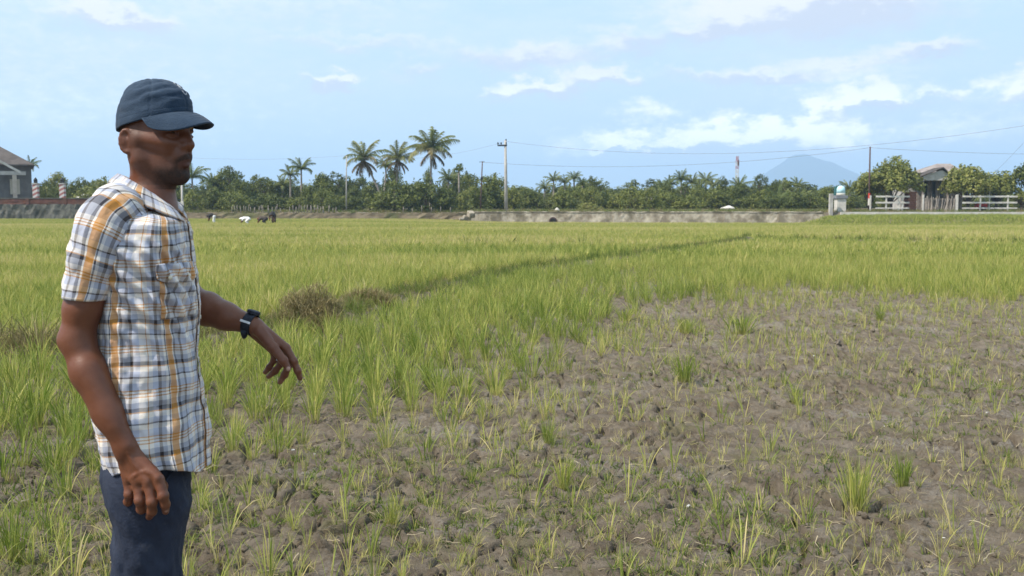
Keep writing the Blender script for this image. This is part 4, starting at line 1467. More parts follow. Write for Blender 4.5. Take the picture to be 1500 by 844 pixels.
def small_palm(px, py_top, Y, lab, size=.6, tint=.45, seed=0):
    size *= 1.2
    p = at(px, py_top - 3, Y)
    g = thing('coconut_palm', (p.x, Y, p.z - 1.5 * size), lab, 'palm tree', 'small coconut palms along the wooded strip')
    i = seed % 3
    c, tk = obj('crown', SPC[i], g), obj('trunk', SPT[(seed // 2) % 3], g)
    c['tint'] = tint
    c.scale = (size,) * 3
    c.rotation_euler = (0, 0, seed * 1.3)
    hh = p.z - 1.5 * size - bz(p.x, Y) + .2
    tk.scale = (1, 1, hh / 7)
    return g
SP = [(441, 240, 124, .5, 'slim coconut palm rising over the wood left of the thin pale pole'),
      (425, 251, 126, .42, 'shorter coconut palm directly left of the slim one'),
      (281, 250, 120, .6, 'coconut palm showing right beside the chin of the person'),
      (312, 262, 128, .5, 'low coconut palm right of the person, over the dense bushes'),
      (414, 266, 130, .45, 'coconut palm half sunk in the wood left of the shorter palm'),
      (565, 238, 130, .45, 'small coconut palm between the leaning palm and the thin-crowned palm'),
      (657, 256, 128, .5, 'low coconut palm right of the tallest palm'),
      (811, 260, 135, .38, 'coconut palm standing clear left of a group of three slim palms'),
      (827, 264, 136, .33, 'coconut palm with bare trunk, first of the group of three slim palms'),
      (841, 258, 137, .38, 'highest coconut palm of the group of three slim palms'),
      (853, 267, 136, .33, 'coconut palm at the right of the group of three slim palms'),
      (798, 272, 133, .36, 'low coconut palm left of the palm that stands clear'),
      (972, 270, 140, .42, 'low coconut palm right of the small hut'),
      (998, 258, 141, .5, 'coconut palm rising highest left of the radio mast'),
      (1014, 263, 142, .45, 'coconut palm next to the highest one left of the radio mast'),
      (1034, 260, 143, .5, 'coconut palm standing close left of the radio mast'),
      (982, 266, 144, .42, 'faint coconut palm left of the highest one near the mast'),
      (1045, 268, 141, .4, 'low coconut palm directly left of the radio mast'),
      (1024, 270, 139, .45, 'sunken coconut palm between two taller ones near the mast'),
      (1168, 268, 140, .42, 'small coconut palm in front of the volcano'),
      (1140, 286, 116, .62, 'low dusty coconut palm in front of the trees below the volcano'),
      (1168, 288, 117, .6, 'low coconut palm with hanging fronds left of the pale blue tank'),
      (1083, 268, 138, .55, 'bushy coconut palm right at the foot of the radio mast'),
      (43, 238, 134, .42, 'coconut palm peeping over the eave of the dark roofed house'),
      (1245, 272, 118, .4, 'small coconut palm between the tank and the dark slim pole')]
for i, (px, py, Y, s, lab) in enumerate(SP):
    small_palm(px, py, Y, lab, s, .35 + .3 * ((i * 37) % 10) / 10, i)
# one fan palm head
p = at(672, 246, 126)
fp = thing('fan_palm', (p.x, 126, p.z), 'small fan palm with a ball-shaped head right of the tallest coconut palm', 'palm tree')
fc = obj('crown', crown_mesh('crown', [((0, 0, 0), (.62, .62, .55))], .25, 260, 444, M_PALM), fp)
fc['tint'] = .2
MB().tube([(.05, 0, -p.z + 1.2), (0, 0, 0)], [.14, .10], 8).build('trunk', M_PALMBARK, fp, True)

LANDMARKS = [(150, 'the striped posts'), (255, 'the person'), (441, 'the slim coconut palm'), (507, 'the thin pale pole'), (583, 'the middle tall palm'), (632, 'the tallest palm'),
             (704, 'the thin rusty pole'), (742, 'the tall utility pole'), (811, 'the palm standing clear'), (947, 'the small hut'), (1079, 'the radio mast'), (1231, 'the pale blue tank'),
             (1273, 'the dark slim pole'), (1370, 'the wooden house'), (1449, 'the lamp post')]
ORD = 'first second third fourth fifth sixth seventh eighth ninth tenth eleventh twelfth thirteenth fourteenth fifteenth sixteenth seventeenth eighteenth nineteenth twentieth'.split()
SEEN = {}
def where(px, what):
    """tells one of a row apart by the landmarks it stands between"""
    a = [n for q, n in LANDMARKS if q <= px]
    z = 'counting rightwards from ' + (a[-1] if a else 'the edge of the picture')
    k = SEEN[(what, z)] = SEEN.get((what, z), 0) + 1
    return '%s %s %s' % (ORD[k - 1], what, z)
TREE_N = 0
def tree(kind, px, py_top, Y, wpx, lab, tint=.4, group=None, i=None, name=None):
    """a tree whose crown tops out at the pixel and spans about wpx pixels at that distance"""
    global TREE_N
    TREE_N += 1
    ks = KINDS[kind]
    tm, cm = ks[(TREE_N if i is None else i) % len(ks)]
    H, W = {'round': (6.0, 3.0), 'tall': (8.0, 2.3), 'bush': (3.0, 2.4), 'lacy': (7.5, 3.0)}[kind]
    p = at(px, 300, Y)
    z0 = bz(p.x, Y) - .1
    h = at(px, py_top, Y).z - z0
    sz, sw = h / (H * 1.02), wpx * Y / FPX / 2 / (W * 1.05)
    g = thing(name or {'bush': 'bush'}.get(kind, 'tree'), (p.x, Y, z0), lab, 'bush' if kind == 'bush' else 'tree', group, (TREE_N * 2.399) % 6.28)
    for nm, me in (('trunk', tm), ('crown', cm)):
        o = obj(nm, me, g)
        o.scale = (sw, sw, sz)
        o['tint'] = tint
    return g

# the two leafy trees beside the wooden house and those near them: their own crowns
def big_tree(px, py_top, py_bot, Y, wpx, lab, tint, seed, leaf=.19, per=330):
    p = at(px, 300, Y)
    z0 = bz(p.x, Y) - .1
    h = at(px, py_top, Y).z - z0
    wv = wpx * Y / FPX / 2
    r = np.random.default_rng(seed)
    zb = at(px, py_bot, Y).z - z0
    L, tops = [], []
    for k in range(16):
        a, q = k * 2.4, math.sqrt((k + .5) / 16)
        zc = zb + (h - zb) * (.26 + .58 * (1 - q * q * .75) * r.uniform(.55, 1.0))
        rad = wv * r.uniform(.34, .46)
        c = (wv * .74 * q * math.cos(a), wv * .74 * q * math.sin(a), zc)
        L.append((c, (rad, rad, min(rad * .8, (h - zb) * .3))))
        tops.append(c)
    g = thing('tree', (p.x, Y, z0), lab, 'tree')
    mb = MB()
    mb.tube([(0, 0, -.2), (.1, 0, zb * .7), (0, 0, h * .6)], [.2, .15, .06], 8)
    for c in tops:
        mb.tube([(0.05, 0, zb * .8), (c[0] * .5, c[1] * .5, zb + (c[2] - zb) * .5), c], [.07, .05, .02], 5)
    mb.build('trunk', M_BARK, g, True)
    o = obj('crown', crown_mesh('crown', L, leaf, per, seed, M_TREE), g)
    o['tint'] = tint
big_tree(1304, 233, 297, 103.6, 90, 'broad leafy tree left of the wooden house, over the brick pier', .58, 501)
big_tree(1274, 248, 298, 106, 46, 'lower feathery tree behind the dark slim pole', .48, 502)
big_tree(1417, 238, 299, 103.0, 74, 'bright leafy tree hiding the right side of the wooden house', .66, 503)
big_tree(1458, 252, 296, 105, 68, 'rounded leafy tree behind the lamp post', .55, 504)
big_tree(1503, 238, 274, 104, 44, 'dark tree cut by the right edge of the picture', .18, 505)
big_tree(1496, 281, 299, 103, 34, 'low bush at the right end of the longer rail fence', .6, 506, .12)

# named trees of the wooded strip
NT_ = [('bush', 578, 266, 116.5, 74, 'dense dark green thicket tree at the foot of the leaning palm', .30),
       ('bush', 624, 265, 116, 76, 'dense rounded thicket tree below the tallest palm', .22),
       ('round', 722, 254, 119, 56, 'broad green tree behind the tall utility pole', .45),
       ('round', 690, 272, 121, 40, 'yellow-green tree behind the thin rusty pole', .68),
       ('lacy', 688, 257, 128, 36, 'thin umbrella-shaped tree left of the rusty pole', .45),
       ('tall', 338, 244, 128, 40, 'tall dark tree standing over the wood right of the person', .25),
       ('round', 352, 262, 124, 44, 'broad dark tree below the tall dark one right of the person', .30),
       ('round', 476, 254, 124, 54, 'rounded green tree left of the thin pale pole', .35),
       ('tall', 388, 257, 130, 34, 'upright tree in the dip of the wood between person and palms', .35),
       ('round', 1059, 260, 128, 22, 'small ball-shaped dark tree left of the radio mast', .10),
       ('tall', 1113, 253, 124, 30, 'tall dark tree right of the radio mast', .12),
       ('round', 1134, 264, 122, 34, 'dark rounded tree at the left slope of the volcano', .10),
       ('round', 1082, 272, 119, 32, 'dark spreading tree under the radio mast', .08),
       ('tall', 866, 258, 140, 22, 'tall tree next to the group of three slim palms', .28),
       ('round', 852, 264, 138, 26, 'dark round tree behind the group of three slim palms', .15),
       ('round', 956, 275, 133, 24, 'smooth dark tree standing behind the small hut', .10),
       ('round', 84, 252, 124, 46, 'light green tree behind the striped posts', .62),
       ('round', 120, 262, 122, 38, 'dark green tree behind the tiny white peaked roof', .25),
       ('round', 152, 259, 123, 44, 'green tree just left of the shoulder of the person', .55),
       ('bush', 70, 268, 116, 40, 'yellow-green bush between the striped posts', .70),
       ('bush', 45, 270, 119, 34, 'green bush at the corner of the dark roofed house', .50),
       ('bush', 130, 276, 117, 60, 'long low green bush above the dark compound wall', .60),
       ('round', 1208, 276, 118, 30, 'green tree behind the concrete pillar', .35),
       ('bush', 1240, 288, 106, 30, 'green shrub between the tank and the dark slim pole', .35),
       ('bush', 860, 297, 110, 44, 'pale grey-green shrub on top of the far wall', .78)]
for kd, px, py, Y, wpx, lab, tn in NT_:
    tree(kd, px, py, Y, wpx, lab, tn)

# the rest of the wooded strip: outline height read along the photograph
OX = [170, 250, 300, 330, 360, 390, 420, 460, 500, 560, 640, 700, 730, 770, 800, 830, 870, 900, 930, 970, 1010, 1050, 1100, 1150, 1200, 1260, 1320, 1500]
OY = [y_ - 4 for y_ in (262, 262, 264, 260, 268, 266, 268, 266, 262, 258, 262, 262, 262, 276, 276, 270, 270, 276, 276, 276, 270, 270, 268, 274, 280, 278, 280, 282)]
rr_ = np.random.default_rng(90)
GB = 'bushes along the foot of the wooded strip'
GT = 'trees massed in the wooded strip'
px = 262.0
while px < 1235:
    py = np.interp(px, OX, OY)
    Y = rr_.uniform(128, 150)
    kd = rr_.choice(['round', 'tall', 'tall', 'lacy', 'round'])
    tree(kd, px, py + rr_.uniform(-11, 20), Y, rr_.uniform(20, 50), where(px, 'tree of the wooded strip'), rr_.uniform(.05, .50), GT)
    px += rr_.uniform(9, 17)
px = 262.0
while px < 1240:
    Y = rr_.uniform(115.5, 126) if px < 690 else rr_.uniform(112, 124)
    if not (520 < px < 660) or rr_.uniform() < .5:
        tree('bush', px, 281 + rr_.uniform(-8, 12), Y, rr_.uniform(32, 58), where(px, 'low bush along the wooded strip'), rr_.uniform(.12, .55), GB)
    px += rr_.uniform(11, 20)
for px in np.arange(100, 260, 17.0):
    tree('round', px, 266 + rr_.uniform(-4, 8), rr_.uniform(128, 140), 34, where(px, 'small distant tree'), rr_.uniform(.2, .6), 'trees behind the compound wall')
for px in list(np.arange(1250, 1520, 24.0)):
    tree('round', px, 285 + rr_.uniform(-4, 5), rr_.uniform(122, 138), 36, where(px, 'small distant tree'), rr_.uniform(.2, .5), 'trees behind the wooden house')

# a far-off wood that closes the gaps, one mass
xx = rr_.uniform(-190, 190, 2200)
yy = rr_.uniform(152, 230, 2200)
zz = base_z(xx, yy)
tw = scatter('far_wood', [k[1] for k in KINDS['bush']] + [k[1] for k in KINDS['round']], np.stack([xx, yy, zz], -1), rr_.uniform(.7, 1.1, 2200), rots(2200, .03), rr_.uniform(.1, .6, 2200), 'far wood behind the trees', zs=rr_.uniform(.28, .66, 2200))

# rough grass and dead stakes on the far bank
xx = rr_.uniform(-41, 62, 5200)
yy = wall_y(xx) + .6 + rr_.uniform(0, 1, 5200) ** 1.6 * 14
hh = rr_.uniform(.18, .50, 5200)
scatter('bank_grass', CL_DRY + CL_BUNDG, np.stack([xx, yy, base_z(xx, yy) - .02], -1), hh * 1.4, rots(5200, .1), np.clip(rr_.normal(.62, .2, 5200), 0, 1), 'rough dry grass on the far bank', zs=hh)
stake = MB().tube([(0, 0, 0), (.03, 0, .5), (0, 0, 1)], [.05, .045, .035], 6).mesh('fence_stake', M_PALMBARK, True)
for k in range(46):
    px = 340 + k * 3.9 + rr_.normal(0, .9) if k < 40 else 590 + (k - 40) * 14
    if 415 < px < 424: continue
    Y = 113.8 + rr_.uniform(-.3, .3)
    p = at(px, 305, Y)
    o = obj('fence_stake', stake)
    o.location = (p.x, Y, bz(p.x, Y) - .05)
    o.rotation_euler = (rr_.normal(0, .06), rr_.normal(0, .09), rr_.uniform(0, 6))
    o.scale = (1, 1, rr_.uniform(.65, 1.15))
    tag(o, 'thin pale dead stake in the row along the low brown bank', 'stake', 'dead stakes along the bank')

# ------------------------------------------------------------------ haze
hz_top, hz_bot = 330.0, -6.0
hx, hy0, hy1 = 7000.0, -1500.0, 7500.0
bm = MB().box((0, (hy0 + hy1) / 2, (hz_top + hz_bot) / 2), (hx * 2, hy1 - hy0, hz_top - hz_bot))
m, t, out = new_mat('haze')
pv = t.n('ShaderNodeVolumePrincipled')
pv.inputs['Color'].default_value = (0.52, 0.74, 1.0, 1)
pv.inputs['Density'].default_value = 0.00036
pv.inputs['Anisotropy'].default_value = 0.1
t.t.links.new(pv.outputs[0], out.inputs['Volume'])
hz_o = bm.build('haze', m)
tag(hz_o, 'thin haze over the plain', kind='stuff')
# ------------------------------------------------------------------ the person
class Field:
    """distance field on a grid; shapes melt into one another, then one skin is drawn round them"""
    def __init__(s, lo, hi, h):
        s.lo, s.h = np.array(lo, np.float64), h
        s.n = np.ceil((np.array(hi) - s.lo) / h).astype(int) + 1
        s.F = np.full(s.n, 1.0, np.float32)
    def region(s, lo, hi):
        a = np.clip(np.floor((np.array(lo) - s.lo) / s.h).astype(int), 0, s.n)
        b = np.clip(np.ceil((np.array(hi) - s.lo) / s.h).astype(int) + 1, 0, s.n)
        sl = tuple(slice(i, j) for i, j in zip(a, b))
        ax = [(s.lo[i] + s.h * np.arange(a[i], b[i])).astype(np.float32) for i in range(3)]
        return sl, np.meshgrid(*ax, indexing='ij', sparse=True)
    def put(s, sl, d, k, op):
        f = s.F[sl]
        if f.size == 0:
            return
        if op == 'sub':
            d = -d
            hh = np.maximum(k - np.abs(f - d), 0) / k
            s.F[sl] = np.maximum(f, d) + hh * hh * k * .25
        else:
            hh = np.maximum(k - np.abs(f - d), 0) / k
            s.F[sl] = np.minimum(f, d) - hh * hh * k * .25
    def cap(s, a, b, ra, rb=None, k=.012, op='add'):
        rb = ra if rb is None else rb
        a, b = np.array(a, float), np.array(b, float)
        m = max(ra, rb) + k + 3 * s.h
        sl, (X_, Y_, Z_) = s.region(np.minimum(a, b) - m, np.maximum(a, b) + m)
        d = b - a
        L2 = max(float(d @ d), 1e-12)
        t_ = np.clip(((X_ - a[0]) * d[0] + (Y_ - a[1]) * d[1] + (Z_ - a[2]) * d[2]) / L2, 0, 1)
        dist = np.sqrt((X_ - a[0] - t_ * d[0]) ** 2 + (Y_ - a[1] - t_ * d[1]) ** 2 + (Z_ - a[2] - t_ * d[2]) ** 2) - (ra + (rb - ra) * t_)
        s.put(sl, dist.astype(np.float32), k, op)
    def chain(s, pts, rs, k=.012):
        for i in range(len(pts) - 1):
            s.cap(pts[i], pts[i + 1], rs[i], rs[i + 1], k)
    def ell(s, c, rad, axes=None, k=.015, op='add'):
        A = np.eye(3) if axes is None else np.array(axes, float)     # rows: local axes
        c, rad = np.array(c, float), np.array(rad, float)
        ext = np.abs(A.T * rad[None, :]).sum(1)
        m = k + 3 * s.h
        sl, (X_, Y_, Z_) = s.region(c - ext - m, c + ext + m)
        q = [(X_ - c[0]) * A[i, 0] + (Y_ - c[1]) * A[i, 1] + (Z_ - c[2]) * A[i, 2] for i in range(3)]
        k0 = np.sqrt(sum((q[i] / rad[i]) ** 2 for i in range(3)))
        k1 = np.sqrt(sum((q[i] / rad[i] ** 2) ** 2 for i in range(3)))
        d = k0 * (k0 - 1) / np.maximum(k1, 1e-6)
        s.put(sl, d.astype(np.float32), k, op)
    def skin(s):
        F = s.F
        ins = F < 0
        al, an = ins[:-1, :-1, :-1].copy(), ins[:-1, :-1, :-1].copy()
        for dx in (0, 1):
            for dy in (0, 1):
                for dz in (0, 1):
                    q = ins[dx:F.shape[0] - 1 + dx, dy:F.shape[1] - 1 + dy, dz:F.shape[2] - 1 + dz]
                    al &= q
                    an |= q
        cx, cy, cz = np.nonzero(an & ~al)
        n = len(cx)
        cv = {(a, b, c): F[cx + a, cy + b, cz + c] for a in (0, 1) for b in (0, 1) for c in (0, 1)}
        acc, cnt = np.zeros((n, 3), np.float32), np.zeros(n, np.float32)
        for ax in range(3):
            o = [i for i in range(3) if i != ax]
            for u in (0, 1):
                for v in (0, 1):
                    a, b = [0, 0, 0], [0, 0, 0]
                    a[o[0]] = b[o[0]] = u
                    a[o[1]] = b[o[1]] = v
                    b[ax] = 1
                    fa, fb = cv[tuple(a)], cv[tuple(b)]
                    m_ = (fa < 0) != (fb < 0)
                    t_ = np.where(m_, fa / np.where(m_, fa - fb, 1), 0)
                    p = np.array(a, np.float32)[None].repeat(n, 0)
                    p[:, ax] = t_
                    acc += p * m_[:, None]
                    cnt += m_
        vert = (acc / cnt[:, None] + np.stack([cx, cy, cz], 1)) * s.h + s.lo
        vid = np.full(np.array(F.shape) - 1, -1, np.int32)
        vid[cx, cy, cz] = np.arange(n)
        quads = []
        for ax in range(3):
            o = [(ax + 1) % 3, (ax + 2) % 3]
            sl0, sl1 = [slice(1, -1)] * 3, [slice(1, -1)] * 3
            sl0[ax], sl1[ax] = slice(0, -1), slice(1, None)
            A, B = ins[tuple(sl0)], ins[tuple(sl1)]
            e = np.stack(np.nonzero(A != B), 1)
            off = np.ones(3, int)
            off[ax] = 0
            e = e + off
            flip = ins[tuple(e.T)]
            du, dv = np.zeros(3, int), np.zeros(3, int)
            du[o[0]], dv[o[1]] = 1, 1
            q = np.stack([vid[tuple((e - du - dv).T)], vid[tuple((e - dv).T)], vid[tuple(e.T)], vid[tuple((e - du).T)]], 1)
            q[~flip] = q[~flip][:, ::-1]
            quads.append(q)
        Q = np.concatenate(quads)
        return vert.astype(np.float32), Q[(Q >= 0).all(1)]

def relax(v, q, it=2, lam=.5):
    for _ in range(it):
        acc, cnt = np.zeros_like(v), np.zeros(len(v), np.float32)
        for a, b in ((0, 1), (1, 2), (2, 3), (3, 0)):
            np.add.at(acc, q[:, a], v[q[:, b]])
            np.add.at(cnt, q[:, a], 1)
        v = v + lam * (acc / np.maximum(cnt, 1)[:, None] - v)
    return v

YM = 2.43
def P(px, py, Y=YM):
    return np.array(at(px, py, Y))
# head frame: forward f, left l, up u (metres), origin between the ears at eye height
HY = R(21)
HF, HL, HU = np.array((math.cos(HY), -math.sin(HY), 0)), np.array((math.sin(HY), math.cos(HY), 0)), np.array((0, 0, 1.0))
pitch_h = R(1)
HF, HU = HF * math.cos(pitch_h) + HU * math.sin(pitch_h), HU * math.cos(pitch_h) - HF * math.sin(pitch_h)
HO = P(221, 196)
HA = np.stack([HF, HL, HU])
def H(f, l, u):
    return HO + HF * f * (.91 if f > 0 else 1) + HL * l * .91 + HU * u

person = thing('person', (HO[0], YM, 0), 'person in plaid short-sleeved shirt and navy cap standing at the paddy, one arm stretched out', 'person')
PB = Vector(person.location)

B = Field((-1.12, 2.13, .60), (-.50, 2.78, 1.74), .0026)
# ---- head
B.ell(H(.006, 0, .020), (.082, .068, .086), HA, .01)                 # cranium
B.ell(H(.048, 0, -.008), (.062, .054, .066), HA, .02)                # face block
B.ell(H(.050, 0, -.060), (.050, .041, .052), HA, .03)                # lower face
for s in (-1, 1):
    B.cap(H(.008, .051 * s, -.064), H(.070, .021 * s, -.098), .018, .018, .03)      # jaw
    B.cap(H(.000, .060 * s, -.010), H(.010, .056 * s, -.062), .016, .018, .025)     # ramus
    B.cap(H(.082, .042 * s, -.026), H(.022, .066 * s, -.016), .0165, .0135, .014)     # cheekbone
    B.cap(H(.108, .010 * s, .018), H(.084, .050 * s, .016), .013, .011, .012)       # brow
    B.ell(H(.106, .031 * s, -.003), (.020, .020, .0125), HA, .012, 'sub')           # eye socket
    B.ell(H(.0925, .031 * s, .0042), (.0145, .0170, .0080), HA, .004)
    B.ell(H(.0922, .031 * s, -.0090), (.0140, .0170, .0062), HA, .004)                 # lids
B.ell(H(.052, 0, .026), (.050, .054, .036), HA, .02)                  # forehead
B.cap(H(.080, 0, -.092), H(.088, 0, -.106), .021, .016, .022)        # chin
B.ell(H(.091, 0, -.103), (.0150, .019, .015), HA, .016)
B.cap(H(.100, 0, .012), H(.113, 0, -.018), .0085, .0108, .014)       # nose bridge
B.cap(H(.114, 0, -.018), H(.1225, 0, -.031), .0112, .0134, .010)     # tip
for s in (-1, 1):
    B.ell(H(.108, .0158 * s, -.0345), (.0135, .0085, .0095), HA, .005)   # wings
    B.ell(H(.115, .0075 * s, -.0455), (.0050, .0034, .0040), HA, .003, 'sub')
    B.cap(H(.104, .020 * s, -.036), H(.094, .034 * s, -.060), .0025, .002, .010, 'sub')   # fold by the mouth
B.ell(H(.096, 0, -.058), (.0235, .028, .024), HA, .012)              # muzzle
B.cap(H(.112, 0, -.0635), H(.095, .0235, -.0715), .0070, .0035, .005)
B.cap(H(.112, 0, -.0635), H(.095, -.0235, -.0715), .0070, .0035, .005)
B.cap(H(.1105, 0, -.0795), H(.095, .0205, -.0740), .0076, .0035, .005)
B.cap(H(.1105, 0, -.0795), H(.095, -.0205, -.0740), .0076, .0035, .005)
B.cap(H(.120, .0215, -.0722), H(.120, -.0215, -.0722), .0016, .0016, .0035, 'sub')  # parting of the lips
B.cap(H(.112, -.012, -.0915), H(.112, .012, -.0915), .004, .004, .010, 'sub')
B.cap(H(.120, 0, -.047), H(.1215, 0, -.055), .0022, .0022, .005, 'sub')  # philtrum
# ---- ears
for s in (-1, 1):
    ea = np.stack([HF * .92 + HL * s * -.38, HL * s * .92 + HF * .38, HU])
    c = H(-.010, .078 * s, -.022)
    B.ell(c, (.0155, .007, .027), ea, .006)
    B.ell(c + ea[1] * .0075 + ea[0] * .003 + HU * .002, (.0085, .0055, .017), ea, .004, 'sub')
    rim = [c + ea[1] * .005 + ea[0] * (.0145 * math.cos(a)) + HU * (.026 * math.sin(a)) for a in np.linspace(.4, 4.9, 10)]
    B.chain(rim, [.0036] * 10, .004)
    B.cap(c + ea[0] * .012 + HU * .004, c + ea[0] * .013 - HU * .008, .005, .005, .005)      # tragus
    B.ell(c + ea[0] * .005 - HU * .026, (.0075, .005, .007), ea, .006)                      # lobe
    B.cap(c - ea[1] * .008, H(.0, .06 * s, -.022), .014, .02, .012)
# ---- neck
NB = P(222, 300)
B.cap(H(-.008, 0, -.045), NB, .044, .048, .03)
B.cap(H(.012, 0, -.085), NB + np.array((.016, -.012, .0)), .034, .038, .03)
B.cap(H(-.008, -.048, -.055), NB + np.array((.034, -.03, -.01)), .011, .011, .02)     # neck muscle
B.ell(NB + np.array((.036, -.02, .012)), (.011, .011, .016), None, .016)
# ---- torso under the shirt
TY = R(-15)
TF, TL = np.array((math.cos(TY), -math.sin(TY), 0)), np.array((math.sin(TY), math.cos(TY), 0))
SR, SL = P(158, 320, 2.29), P(238, 324, 2.60)
B.cap(SR, NB - np.array((0, 0, .075)), .035, .040, .03)
B.cap(SL, NB - np.array((0, 0, .075)), .035, .040, .03)
B.cap(NB, NB - np.array((0, 0, .12)), .045, .06, .03)
TA = np.stack([TF, TL, np.array((0, 0, 1.0))])
B.ell(P(210, 395), (.088, .150, .19), TA, .05)
B.ell(P(214, 560), (.088, .135, .22), TA, .05)
B.ell(P(214, 690), (.088, .140, .11), TA, .05)
# ---- near arm, hanging, elbow back
ER, WR = P(113, 497, 2.27), P(186, 657, 2.245)
B.chain([SR, P(134, 400, 2.275), P(121, 452, 2.27), ER], [.048, .042, .0395, .0365], .02)
B.ell(P(130, 420, 2.268), (.034, .036, .065), None, .02)
B.chain([ER, P(131, 546, 2.262), P(159, 606, 2.252), WR], [.0372, .0390, .0325, .0245], .02)
B.ell(P(100, 500, 2.275), (.017, .018, .02), None, .02)              # point of the elbow
B.cap(P(177, 658, 2.2445), P(181, 666, 2.2445), .012, .012, .022)      # wrist bone
K5, K4, K3, K2 = P(188, 705, 2.258), P(202, 709, 2.241), P(217.5, 708, 2.230), P(232.5, 702, 2.228)
for kk, wv in ((K5, P(179, 662, 2.252)), (K4, P(184, 660, 2.246)), (K3, P(190, 660, 2.243)), (K2, P(195, 662, 2.246))):
    B.cap(wv, kk, .0155, .0118, .012)
for kk in (K5, K4, K3, K2):
    B.ell(kk + np.array((0, -.0055, .0015)), (.0088, .0085, .0095), None, .005)
for ka, kb in ((K5, K4), (K4, K3), (K3, K2)):
    dn = np.array((0, .004, -.012))
    B.cap(ka + dn, kb + dn, .0095, .0095, .008)
    B.cap(ka * .8 + P(190, 665, 2.25) * .2, kb * .8 + P(190, 665, 2.25) * .2, .012, .012, .01)
def finger(pts, rs, nail=None):
    B.chain(pts, rs, .0045)
    for q, r_ in zip(pts[1:-1], rs[1:-1]):
        B.ell(q, (r_ * 1.03,) * 3, None, .005)
finger([K5, P(189, 724, 2.252), P(187.5, 735, 2.266), P(188, 739, 2.280)], [.0115, .0104, .0094, .0078])
finger([K4, P(204.5, 733, 2.232), P(207, 746, 2.248), P(206, 748, 2.268)], [.0122, .0114, .0104, .0085])
finger([K3, P(222.5, 735, 2.222), P(222.5, 749, 2.236), P(218.5, 757, 2.250)], [.0124, .0116, .0106, .0086])
finger([K2, P(239, 726, 2.222), P(242, 739, 2.232), P(242.5, 749, 2.243)], [.0124, .0114, .0102, .0084])
finger([P(200, 668, 2.262), P(226, 694, 2.280), P(238, 712, 2.284), P(240, 727, 2.280)], [.0165, .0135, .0112, .0090])
B.cap(P(196, 690, 2.262), P(222, 690, 2.250), .018, .014, .012)      # heel of the palm
# ---- far arm, stretched out
EL, WL = P(281, 446, 2.66), P(370, 476.5, 2.60)
B.chain([SL, P(252, 390, 2.645), EL], [.048, .042, .040], .02)
B.chain([EL, P(303, 452.5, 2.64), P(330, 463, 2.62), WL], [.041, .0425, .0345, .0245], .02)
KI, KM, KR, KP = P(419, 510, 2.600), P(415.5, 514, 2.620), P(409, 515.5, 2.638), P(401, 514, 2.652)
for kk, wv in ((KI, P(379, 479, 2.597)), (KM, P(377, 481, 2.605)), (KR, P(375, 484, 2.612)), (KP, P(373, 486, 2.618))):
    B.cap(wv, kk, .0165, .0120, .012)
finger([KI, P(430, 529, 2.595), P(436, 543, 2.595), P(439.5, 554, 2.597)], [.0118, .0098, .0088, .0072])
finger([KM, P(424, 533, 2.622), P(417, 549, 2.630), P(410, 559.5, 2.636)], [.0118, .0100, .0090, .0075])
finger([KR, P(413, 531, 2.642), P(403, 543.5, 2.648), P(393.5, 551.5, 2.654)], [.0112, .0098, .0088, .0072])
finger([KP, P(402, 527, 2.656), P(394.5, 538, 2.660), P(388.5, 545.5, 2.664)], [.0102, .0088, .0078, .0066])
finger([P(380, 484, 2.588), P(400, 509, 2.576), P(415, 528, 2.570), P(422, 540, 2.570)], [.0175, .0132, .0112, .0085])
# ---- veins and sinews that stand out on forearm and hand
def surf(px, py, Y0, Y1):
    """where the skin is met along the line of sight"""
    for Yq in np.arange(Y0, Y1, .0008):
        i = np.round((P(px, py, Yq) - B.lo) / B.h).astype(int)
        if (i >= 0).all() and (i < B.n).all() and B.F[tuple(i)] < 0:
            return Yq
    return None
def vein(pix, r_=.0021, deep=.0010, Y0=2.17, Y1=2.36):
    pts = []
    for (ax_, ay_), (bx_, by_) in zip(pix[:-1], pix[1:]):
        for q in np.linspace(0, 1, 5)[:-1]:
            Yq = surf(ax_ + (bx_ - ax_) * q, ay_ + (by_ - ay_) * q, Y0, Y1)
            if Yq is not None:
                pts.append(P(ax_ + (bx_ - ax_) * q, ay_ + (by_ - ay_) * q, Yq + deep))
    if len(pts) > 1:
        B.chain(pts, [r_] * len(pts), .005)
B.cap(P(128, 540, 2.2455), P(166, 622, 2.2335), .020, .014, .03)
B.cap(P(140, 560, 2.243), P(186, 650, 2.233), .014, .011, .025)
vein([(188, 664), (196, 680), (206, 690)], .0024)
vein([(193, 700), (203, 693), (213, 690), (219, 694)], .0022)
for kk, x0 in ((K4, 188), (K3, 192), (K2, 196)):
    B.cap(P(x0, 668, 2.236), kk + np.array((0, -.0075, .008)), .0045, .0055, .008)
print('field', round(time.time() - T0, 1))
bv, bq = B.skin()
bv = relax(bv, bq, 1, .45)
print('skin', len(bv), round(time.time() - T0, 1))

